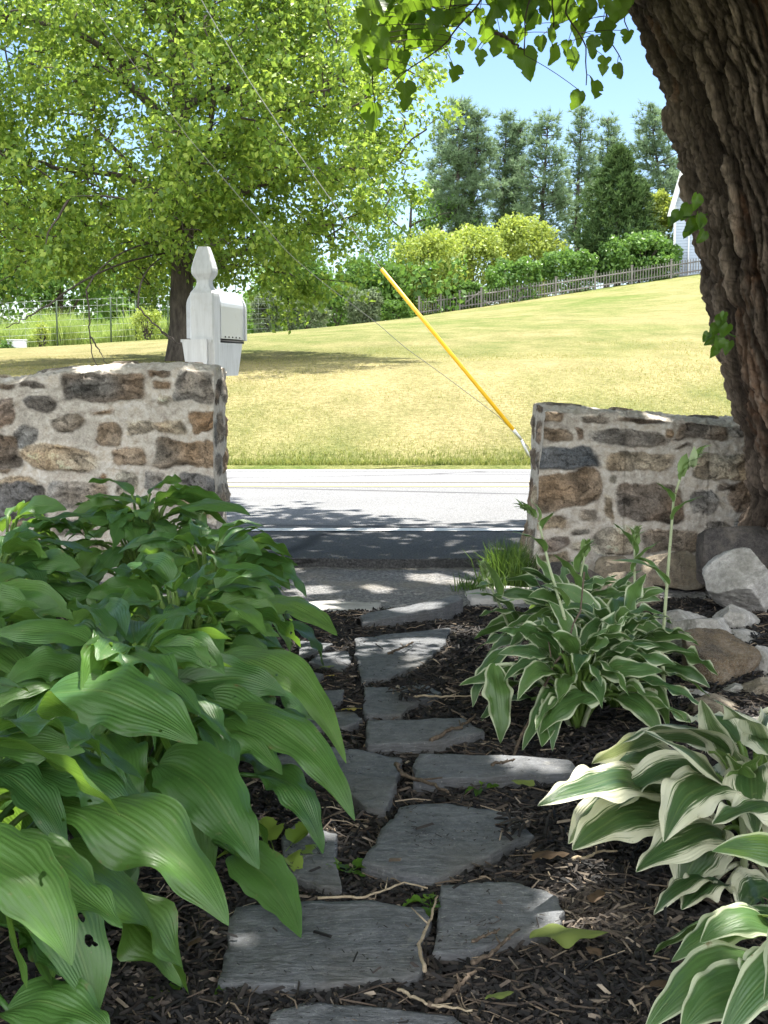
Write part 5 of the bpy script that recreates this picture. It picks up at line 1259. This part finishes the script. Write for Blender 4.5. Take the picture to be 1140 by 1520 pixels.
hero(h4_, [(235, 800, 4.35, 62, 772, 4.2, .15, dict(bow=.12, roll=.2, wave=.12)), (232, 775, 4.4, 128, 738, 4.35, .10, dict(bow=.16, wave=.05, r=.8)), (240, 775, 4.35, 372, 765, 4.2, .13, dict(bow=.14, roll=-.2, wave=.1)), (250, 800, 4.25, 384, 838, 4.1, .12, dict(bow=.14, roll=-.3, wave=.08))], HOSTA)

# --- variegated hostas on the right
VG = 'white edged hostas along the right of the path'
NARROW = dict(wave=.17, dro=(-.75, .50))
v0 = clump('variegated_hosta', 'narrow leaved white edged hosta nearest the long bar-like flagstone, leaning over the path', (.45, 3.05), .17, .19, 52, .185, .062, VARIN, 21, VG, **NARROW)
v1 = clump('variegated_hosta', 'narrow leaved white edged hosta carrying the tallest flower stalk, in mid bed', (.56, 3.22), .16, .20, 46, .185, .062, VARIN, 22, VG, **NARROW)
v2 = clump('variegated_hosta', 'narrow leaved white edged hosta farthest back, closest to the shoulder', (.50, 3.64), .16, .20, 44, .175, .058, VARIN, 23, VG, **NARROW)
v5 = clump('variegated_hosta', 'narrow leaved white edged hosta before the rounded tan rock', (.60, 3.72), .15, .17, 34, .17, .054, VARIN, 26, VG, **NARROW)
hero(v0, [(735, 985, 3.0, 742, 1115, 2.92, .075, dict(bow=.10, roll=.2, wave=.16, r=.9)), (760, 960, 3.1, 702, 1050, 3.0, .06, dict(bow=.16, wave=.15)), (850, 1020, 3.0, 775, 1115, 2.85, .075, dict(bow=.16)), (900, 1040, 2.95, 800, 1090, 2.8, .085, dict(bow=.16, roll=.2))], VARIN)
hero(v2, [(770, 930, 3.7, 690, 882, 3.6, .075, dict(bow=.18, wave=.1, r=.9)), (790, 925, 3.7, 712, 915, 3.55, .06, dict(bow=.12)), (850, 900, 3.7, 770, 845, 3.6, .07, dict(bow=.1, r=.8))], VARIN)
v3 = clump('variegated_hosta', 'broad leaved hosta with wide cream margins beside the sunny mulch patch', (.62, 2.18), .21, .21, 22, .22, .115, VARIW, 24, VG, dro=(-.15, .75), avoid=lambda b, t: t[0] < .40 and t[1] < 2.05)
hero(v3, [
 (985, 1185, 2.18, 797, 1196, 2.02, 0.125, dict(bow=.12, roll=.25, fold=.3, wave=.07, r=.5)),
 (1015, 1215, 2.16, 850, 1262, 2.05, 0.131, dict(bow=.14, roll=.35, wave=.07, r=.6)),
 (1100, 1200, 2.15, 955, 1085, 2.0, 0.120, dict(bow=.05, roll=.45, wave=.06, r=.4)),
 (1090, 1190, 2.1, 985, 1250, 1.97, 0.125, dict(bow=.28, roll=.2, wave=.08, r=.5)),
 (1095, 1262, 2.08, 945, 1295, 1.93, 0.120, dict(bow=.16, roll=.3, wave=.08, r=.5)),
 (1090, 1160, 2.2, 1040, 1038, 2.15, 0.103, dict(bow=.04, wave=.05, r=.8)),
 (1150, 1150, 2.1, 1062, 1040, 2.0, 0.125, dict(bow=.1, roll=.3, wave=.08)),
 (1150, 1330, 2.02, 1100, 1410, 1.98, 0.114, dict(bow=.14, roll=.5, wave=.06, r=.3)),
 (1060, 1310, 2.05, 972, 1362, 1.98, 0.068, dict(bow=.2, r=.4)),
 (1080, 1320, 2.05, 1010, 1350, 1.98, 0.080, dict(bow=.16, r=.3)),
 (1180, 1240, 2.0, 1060, 1225, 1.9, 0.103, dict(bow=.2, roll=.2, r=.5)),
], VARIW)
v4 = clump('variegated_hosta', 'white edged hosta cut off by the lower right corner of the view', (.62, 1.66), .20, .16, 14, .24, .085, VARIN, 25, VG, dro=(-.2, .8), avoid=lambda b, t: t[1] < 1.2 or t[0] < .36)
hero(v4, [
 (1150, 1378, 1.72, 996, 1428, 1.66, .075, dict(bow=.16, roll=.25, wave=.05, r=.6)),
 (1160, 1400, 1.7, 1040, 1400, 1.62, .075, dict(bow=.2, roll=.3, wave=.05, r=.6)),
 (1140, 1440, 1.62, 955, 1535, 1.55, .085, dict(bow=.2, roll=.3, wave=.05, r=.7)),
 (1150, 1470, 1.58, 1010, 1530, 1.5, .09, dict(bow=.16, roll=.4, wave=.06, r=.5)),
 (1170, 1430, 1.6, 1090, 1470, 1.55, .07, dict(bow=.16, roll=.2, r=.8)),
], VARIN)
# --- flower stalks
BUDM = leaf_mat('hosta_bud', (.13, .22, .05), (.20, .30, .10), (.30, .36, .2), (.4, .5, .15), .25, .5, .3)
def stalk(root, pts, Y0, Y1, leaves, bud, rad=.0052):
    P_ = np.array([aty(x, y, Y0 + (Y1 - Y0) * i / (len(pts) - 1)) for i, (x, y) in enumerate(pts)])
    P_[0, 2] = max(P_[0, 2], .02)
    m = MB(); m.add(*tube(poly(P_, 24), np.linspace(rad, rad * .55, 24), 7), rnd=.6)
    for (bx, by, tx, ty, W) in leaves:
        b = aty(bx, by, Y1); t = aty(tx, ty, Y1 - .03); blade(m, b, t, W * 1.35, bow=.14, fold=.6, wave=.05, seed=bx, r=.8, nu=18, nv=9)
    o = m.build('flower_stalk', VARIN2, root)
    if bud:
        (bx, by, tx, ty, W) = bud; a_ = aty(bx, by, Y1); t_ = aty(tx, ty, Y1); mm = MB(); d = t_ - a_; n = 9
        for k in range(n):
            f = k / n; c_ = a_ + d * f; s_ = W * (1.1 - .6 * f); az = k * 2.4; q = nrm(d) * .9 + .5 * np.array([math.cos(az), math.sin(az), .1]); blade(mm, c_, c_ + nrm(q) * s_ * 2.2, s_ * 1.1, bow=.2, fold=.9, wave=.02, seed=k, r=rng.random(), nu=10, nv=7)
        mm.build('bud', BUDM, o)
VARIN2 = hosta_mat('hosta_stalk_bracts', [(.06, .13, .03), (.085, .16, .04), (.12, .21, .05)], .9, (.45, .5, .3), .08, (.3, .45, .08), 5, .28)
stalk(v1, [(988, 1070), (982, 970), (992, 840), (1000, 740), (1012, 702)], 3.2, 3.15, [(998, 772, 1046, 736, .035), (998, 745, 972, 716, .022), (992, 868, 905, 832, .04)], (1010, 712, 1046, 668, .026))
stalk(v0, [(872, 1050), (845, 940), (815, 840), (800, 775)], 3.1, 3.1, [(808, 820, 760, 790, .035), (806, 785, 824, 760, .022), (840, 900, 790, 858, .035)], (798, 772, 768, 752, .022))
stalk(v5, [(935, 980), (942, 880), (942, 815)], 3.5, 3.5, [(942, 850, 982, 803, .04), (942, 825, 908, 776, .035), (944, 830, 990, 870, .035)], (942, 812, 946, 790, .022))
stalk(v2, [(772, 975), (745, 905), (722, 858)], 3.7, 3.65, [(738, 892, 718, 832, .03), (730, 870, 706, 872, .03)], (722, 858, 716, 840, .02))
stalk(v5, [(862, 960), (856, 880), (868, 825)], 3.6, 3.6, [(856, 880, 820, 822, .045), (860, 850, 876, 806, .03)], (866, 828, 874, 810, .022))
stalk(v3, [(1102, 1350), (1105, 1260), (1098, 1165), (1080, 1120)], 2.12, 2.08, [(1098, 1170, 1060, 1110, .05), (1100, 1180, 1130, 1120, .05)], None, .007)

# ------------------------------------------------------------------ fallen leaves, sticks, weeds
FL = {k: G(k) for k in ('yellow_leaf', 'green_leaf', 'brown_leaf')}
FLM = {'yellow_leaf': FL['yellow_leaf'].pbr((.34, .27, .05), .6, None, .3, (.6, .5, .08), .3), 'green_leaf': FL['green_leaf'].pbr((.15, .19, .05), .65, None, .2, (.25, .3, .06), .2), 'brown_leaf': FL['brown_leaf'].pbr((.075, .05, .03), .75, None, .2, (.2, .1, .04), .2)}
def fallen(label, px, py, size, col, az, curl=.25, z=None):
    p = onz(px, py, .03); 
    if z is not None: p = onz(px, py, z)
    ax = np.array([math.cos(az), math.sin(az), .05]); m = MB()
    blade(m, p - ax * size * .5, p + ax * size * .5, size * .62, bow=curl * .22, fold=.35, droop_edge=.5, wave=.10, wk=1.7, seed=px, nu=22, nv=11, roll=.15)
    o = m.build('fallen_leaf', FLM[col], loc=tuple(p)); tag(o, label, 'leaf', 'fallen leaves on the path')
fallen('crumpled yellow green leaf lying next to the sunny mulch patch', 845, 1388, .115, 'green_leaf', .1, .16)
fallen('pale green leaf fallen on the small rounded flagstone', 486, 990, .045, 'green_leaf', .5)
fallen('small lime leaf just in front of the pale green one', 491, 1003, .025, 'yellow_leaf', .2)
fallen('yellow leaf beside the left end of the narrow flagstones', 522, 1053, .05, 'yellow_leaf', .1)
fallen('rough green leaf lying before the long bar-like flagstone', 775, 1163, .05, 'green_leaf', 2.6, .5)
fallen('torn lime leaf on the mulch at the bottom of the picture, above the cut-off flagstone', 742, 1478, .042, 'green_leaf', .4)
fallen('tan leaf on the sunlit mulch by the hosta with wide cream margins', 885, 1330, .05, 'brown_leaf', 1.2, .5)
fallen('brown curled leaf right of the broad mid path flagstone', 820, 1272, .07, 'brown_leaf', .3, .5)
fallen('brown leaf on the black mulch left of the nearest flagstone', 290, 1398, .03, 'brown_leaf', 1.1)
fallen('dry brown leaf at the right, between the two variegated hostas near the lower corner', 990, 1462, .045, 'brown_leaf', .2, .4)
fallen('yellow leaf on the black soil behind the flat pale rock', 1010, 902, .04, 'yellow_leaf', .1)
fallen('small orange leaf below the fallen long twig near the bottom', 880, 1412, .03, 'brown_leaf', 2.1, .4)
STICK = bark_mat('dead_stick', (.05, .037, .028), (.20, .155, .115), (60, 60, 60), .5); PALE = bark_mat('dry_stem', (.22, .17, .11), (.42, .35, .25), (60, 60, 60), .4)
def stick(label, pts, rad, mat=None, z=.035, Ys=None, grp='dead sticks on the path'):
    P_ = np.array([onz(x, y, z) if Ys is None else aty(x, y, Ys[i]) for i, (x, y) in enumerate(pts)])
    P_ = poly(P_, 20); P_ += rng.normal(0, rad * .35, P_.shape)
    if Ys is None: P_[:, 2] = np.maximum(P_[:, 2], .012)
    m = MB(); m.add(*tube(P_, np.linspace(rad, rad * .55, 20) * rng.uniform(.85, 1.1, 20), 6))
    k = 11; d = P_[k] - P_[k - 4]; sd = np.array([-d[1], d[0], .2 * np.linalg.norm(d)]); m.add(*tube(np.array([P_[k], P_[k] + d * .7 + sd * .6]), [rad * .5, rad * .3], 5))
    o = m.build('stick', mat or STICK, loc=tuple(P_[0])); tag(o, label, 'stick', grp)
stick('thin bent dead stick leaning from the long bar-like flagstone up into the hosta', [(744, 1162), (762, 1120), (790, 1060), (812, 1010), (838, 960), (862, 905), (868, 850)], .0042, None, Ys=[2.78, 2.86, 2.95, 3.0, 3.05, 3.1, 3.12])
stick('forked stick before the pointed flagstone, in the path joint', [(588, 1135), (600, 1150), (640, 1165), (668, 1178)], .005)
stick('dark stick lying over the right end of the narrow rectangular flagstone', [(640, 1098), (665, 1085), (690, 1075), (705, 1062)], .005)
stick('straight pale stem lying on the partly buried flagstone', [(600, 1032), (660, 1034), (715, 1032)], .0035, PALE)
stick('short twig on the fan-shaped flagstone', [(576, 970), (596, 962), (614, 953)], .004, None, .04)
stick('long dry stem along the back edge of the nearest flagstone', [(470, 1333), (540, 1332), (600, 1310), (636, 1318)], .0024, PALE)
stick('thin stem running along the gap between the two front flagstones', [(630, 1440), (622, 1405), (640, 1360), (648, 1330)], .003, PALE)
stick('brown stick behind the right front flagstone with a sun patch', [(700, 1430), (735, 1410), (770, 1380)], .0038)
stick('long brown stick in the mulch at the bottom below the front flagstones', [(640, 1492), (680, 1465), (705, 1440)], .0042)
stick('pale stem lying flat at the bottom, left of the torn lime leaf', [(590, 1468), (640, 1492), (700, 1500)], .0026, PALE)
stick('pale knobbly twig in front of the big cream edged leaves', [(848, 1276), (870, 1272), (895, 1262), (915, 1264)], .0032, PALE, .06)
stick('dark twig lying on the sun patched flagstone', [(700, 1397), (722, 1388), (742, 1378)], .0028)
stick('dark twig on the long bar-like flagstone near its right end', [(730, 1135), (752, 1130), (765, 1127)], .0035, None, .045)
# loose litter nobody would count
n = 2600; y = 1.5 + 3.1 * rng.random(n); x = (rng.random(n) * 2 - 1) * (.30 * y); ok = ~on_flag(x, y); x, y = x[ok], y[ok]
m = MB()
for i in range(len(x)):
    L = rng.uniform(.010, .04); az = rng.random() * 6.28; d = np.array([math.cos(az), math.sin(az), rng.normal(0, .12)]) * L; c_ = np.array([x[i], y[i], float(bed_z(x[i], y[i])) + .012])
    m.add(*tube(np.array([c_ - d, c_ + rng.normal(0, .004, 3), c_ + d]), rng.uniform(.0006, .0016), 3, cap=False), rnd=rng.random())
g = G('twig_litter'); kind(m.build('twig_litter', g.pbr(g.ramp(g.attr('rnd'), [(0, (.03, .024, .02)), (.6, (.10, .075, .055)), (.9, (.26, .20, .14)), (1, (.4, .33, .24))]), .8), smooth=False), 'stuff')
# sun patch litter: pale bark flakes, as seen by the cream leaves
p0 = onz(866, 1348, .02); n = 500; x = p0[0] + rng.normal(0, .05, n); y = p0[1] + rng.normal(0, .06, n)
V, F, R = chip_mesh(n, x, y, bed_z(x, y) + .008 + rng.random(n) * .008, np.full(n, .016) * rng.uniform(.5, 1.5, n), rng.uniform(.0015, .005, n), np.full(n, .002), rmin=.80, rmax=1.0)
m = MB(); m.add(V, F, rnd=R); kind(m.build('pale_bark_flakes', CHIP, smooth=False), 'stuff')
# weeds
def weed(label, px, py, s, n, mat):
    p = onz(px, py, .012); m = MB()
    for k in range(n):
        az = k * 2.4 + rng.normal(0, .3); l = s * rng.uniform(.6, 1.1); d = np.array([math.cos(az), math.sin(az), rng.uniform(.1, .6)])
        m.add(*tube(np.array([p, p + d * l * .5]), .0009, 4)); heart_leaf(m, p + d * l * .5, nrm(d * [1, 1, .3]), np.array([0, 0, 1.0]), l * .75, rng.random(), [(1, .5, .3), (-1, .45, .3)])
    o = m.build('weed', mat, loc=tuple(p)); tag(o, label, 'weed', 'small weeds in the path')
LIME = leaf_mat('lime_weed', (.12, .2, .025), (.17, .26, .04), (.22, .30, .06), (.4, .5, .08), .35, .5, .3)
weed('crinkled lime green weed under the hosta beside the dark flagstone', 412, 1278, .085, 9, LIME)
weed('small lobed weed in the joint left of the mid path flagstone', 516, 1295, .035, 7, HLF)
weed('clover seedling on the mulch at the bottom left', 245, 1482, .03, 5, HLF)
weed('tiny seedling at the front edge of the nearest flagstone', 345, 1470, .022, 4, HLF)
weed('weed sprouting against the right front flagstone edge near the stems', 640, 1345, .035, 7, HLF)
weed('tiny green sprig before the long bar-like flagstone, left of the rough green leaf', 712, 1172, .03, 5, HLF)

# ------------------------------------------------------------------ sky, sun, camera
sc = bpy.context.scene
w = bpy.data.worlds.new('World'); sc.world = w; w.use_nodes = True; nt = w.node_tree; nt.nodes.clear()
sky = nt.nodes.new('ShaderNodeTexSky'); sky.sky_type = 'NISHITA'; sky.sun_disc = False; sky.sun_elevation = SUN_EL; sky.sun_rotation = SUN_AZ; sky.air_density = 1.0; sky.dust_density = 0; sky.ozone_density = 3; sky.altitude = 0
bg = nt.nodes.new('ShaderNodeBackground'); bg.inputs[1].default_value = .072; ow = nt.nodes.new('ShaderNodeOutputWorld'); 
tcw = nt.nodes.new('ShaderNodeTexCoord'); sxw = nt.nodes.new('ShaderNodeSeparateXYZ'); nt.links.new(tcw.outputs['Generated'], sxw.inputs[0])
tint = nt.nodes.new('ShaderNodeMix'); tint.data_type = 'RGBA'; tint.blend_type = 'MULTIPLY'; tint.inputs[0].default_value = 1; tint.inputs[7].default_value = (.88, .885, .95, 1); nt.links.new(sky.outputs[0], tint.inputs[6])
# bright clouds added out of view behind the camera to lift shade; clear ahead
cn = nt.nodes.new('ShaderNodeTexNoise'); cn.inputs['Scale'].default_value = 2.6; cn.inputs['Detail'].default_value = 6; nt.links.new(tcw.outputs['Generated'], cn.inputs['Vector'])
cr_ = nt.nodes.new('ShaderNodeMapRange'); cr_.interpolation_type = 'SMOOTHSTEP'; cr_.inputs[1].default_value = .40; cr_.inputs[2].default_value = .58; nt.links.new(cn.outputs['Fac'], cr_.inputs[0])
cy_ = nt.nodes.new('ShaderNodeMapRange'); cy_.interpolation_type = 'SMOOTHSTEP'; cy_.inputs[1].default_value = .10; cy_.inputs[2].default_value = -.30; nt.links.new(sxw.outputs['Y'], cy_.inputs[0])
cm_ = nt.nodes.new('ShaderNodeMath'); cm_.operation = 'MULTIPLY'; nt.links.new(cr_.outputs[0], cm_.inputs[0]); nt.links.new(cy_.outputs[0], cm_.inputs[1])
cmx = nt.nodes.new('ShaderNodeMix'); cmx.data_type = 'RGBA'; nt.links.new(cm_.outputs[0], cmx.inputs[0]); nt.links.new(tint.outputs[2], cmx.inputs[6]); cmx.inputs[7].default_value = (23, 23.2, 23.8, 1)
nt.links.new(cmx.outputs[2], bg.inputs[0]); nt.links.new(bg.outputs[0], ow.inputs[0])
ld = bpy.data.lights.new('sun', 'SUN'); ld.energy = 4.6; ld.angle = math.radians(.53); ld.color = (1, .955, .88)
lo = bpy.data.objects.new('sun', ld); COL.objects.link(lo)
from mathutils import Vector
lo.rotation_euler = Vector(tuple(-SUN)).to_track_quat('-Z', 'Y').to_euler(); lo.location = (3, 5, 12)
cd = bpy.data.cameras.new('camera'); cam = bpy.data.objects.new('camera', cd); COL.objects.link(cam)
cam.location = tuple(CAM); cam.rotation_euler = (PI / 2 - TH, 0, 0); cd.sensor_fit = 'VERTICAL'; cd.sensor_height = 36; cd.lens = FPX / 1520 * 36; cd.clip_start = .05; cd.clip_end = 3000
sc.camera = cam
sc.view_settings.view_transform = 'Standard'; sc.view_settings.look = 'None'; sc.view_settings.exposure = 1.68; sc.view_settings.gamma = 1
sc.cycles.max_bounces = 7; sc.cycles.diffuse_bounces = 3; sc.cycles.transmission_bounces = 4; sc.cycles.glossy_bounces = 2; sc.cycles.use_denoising = True
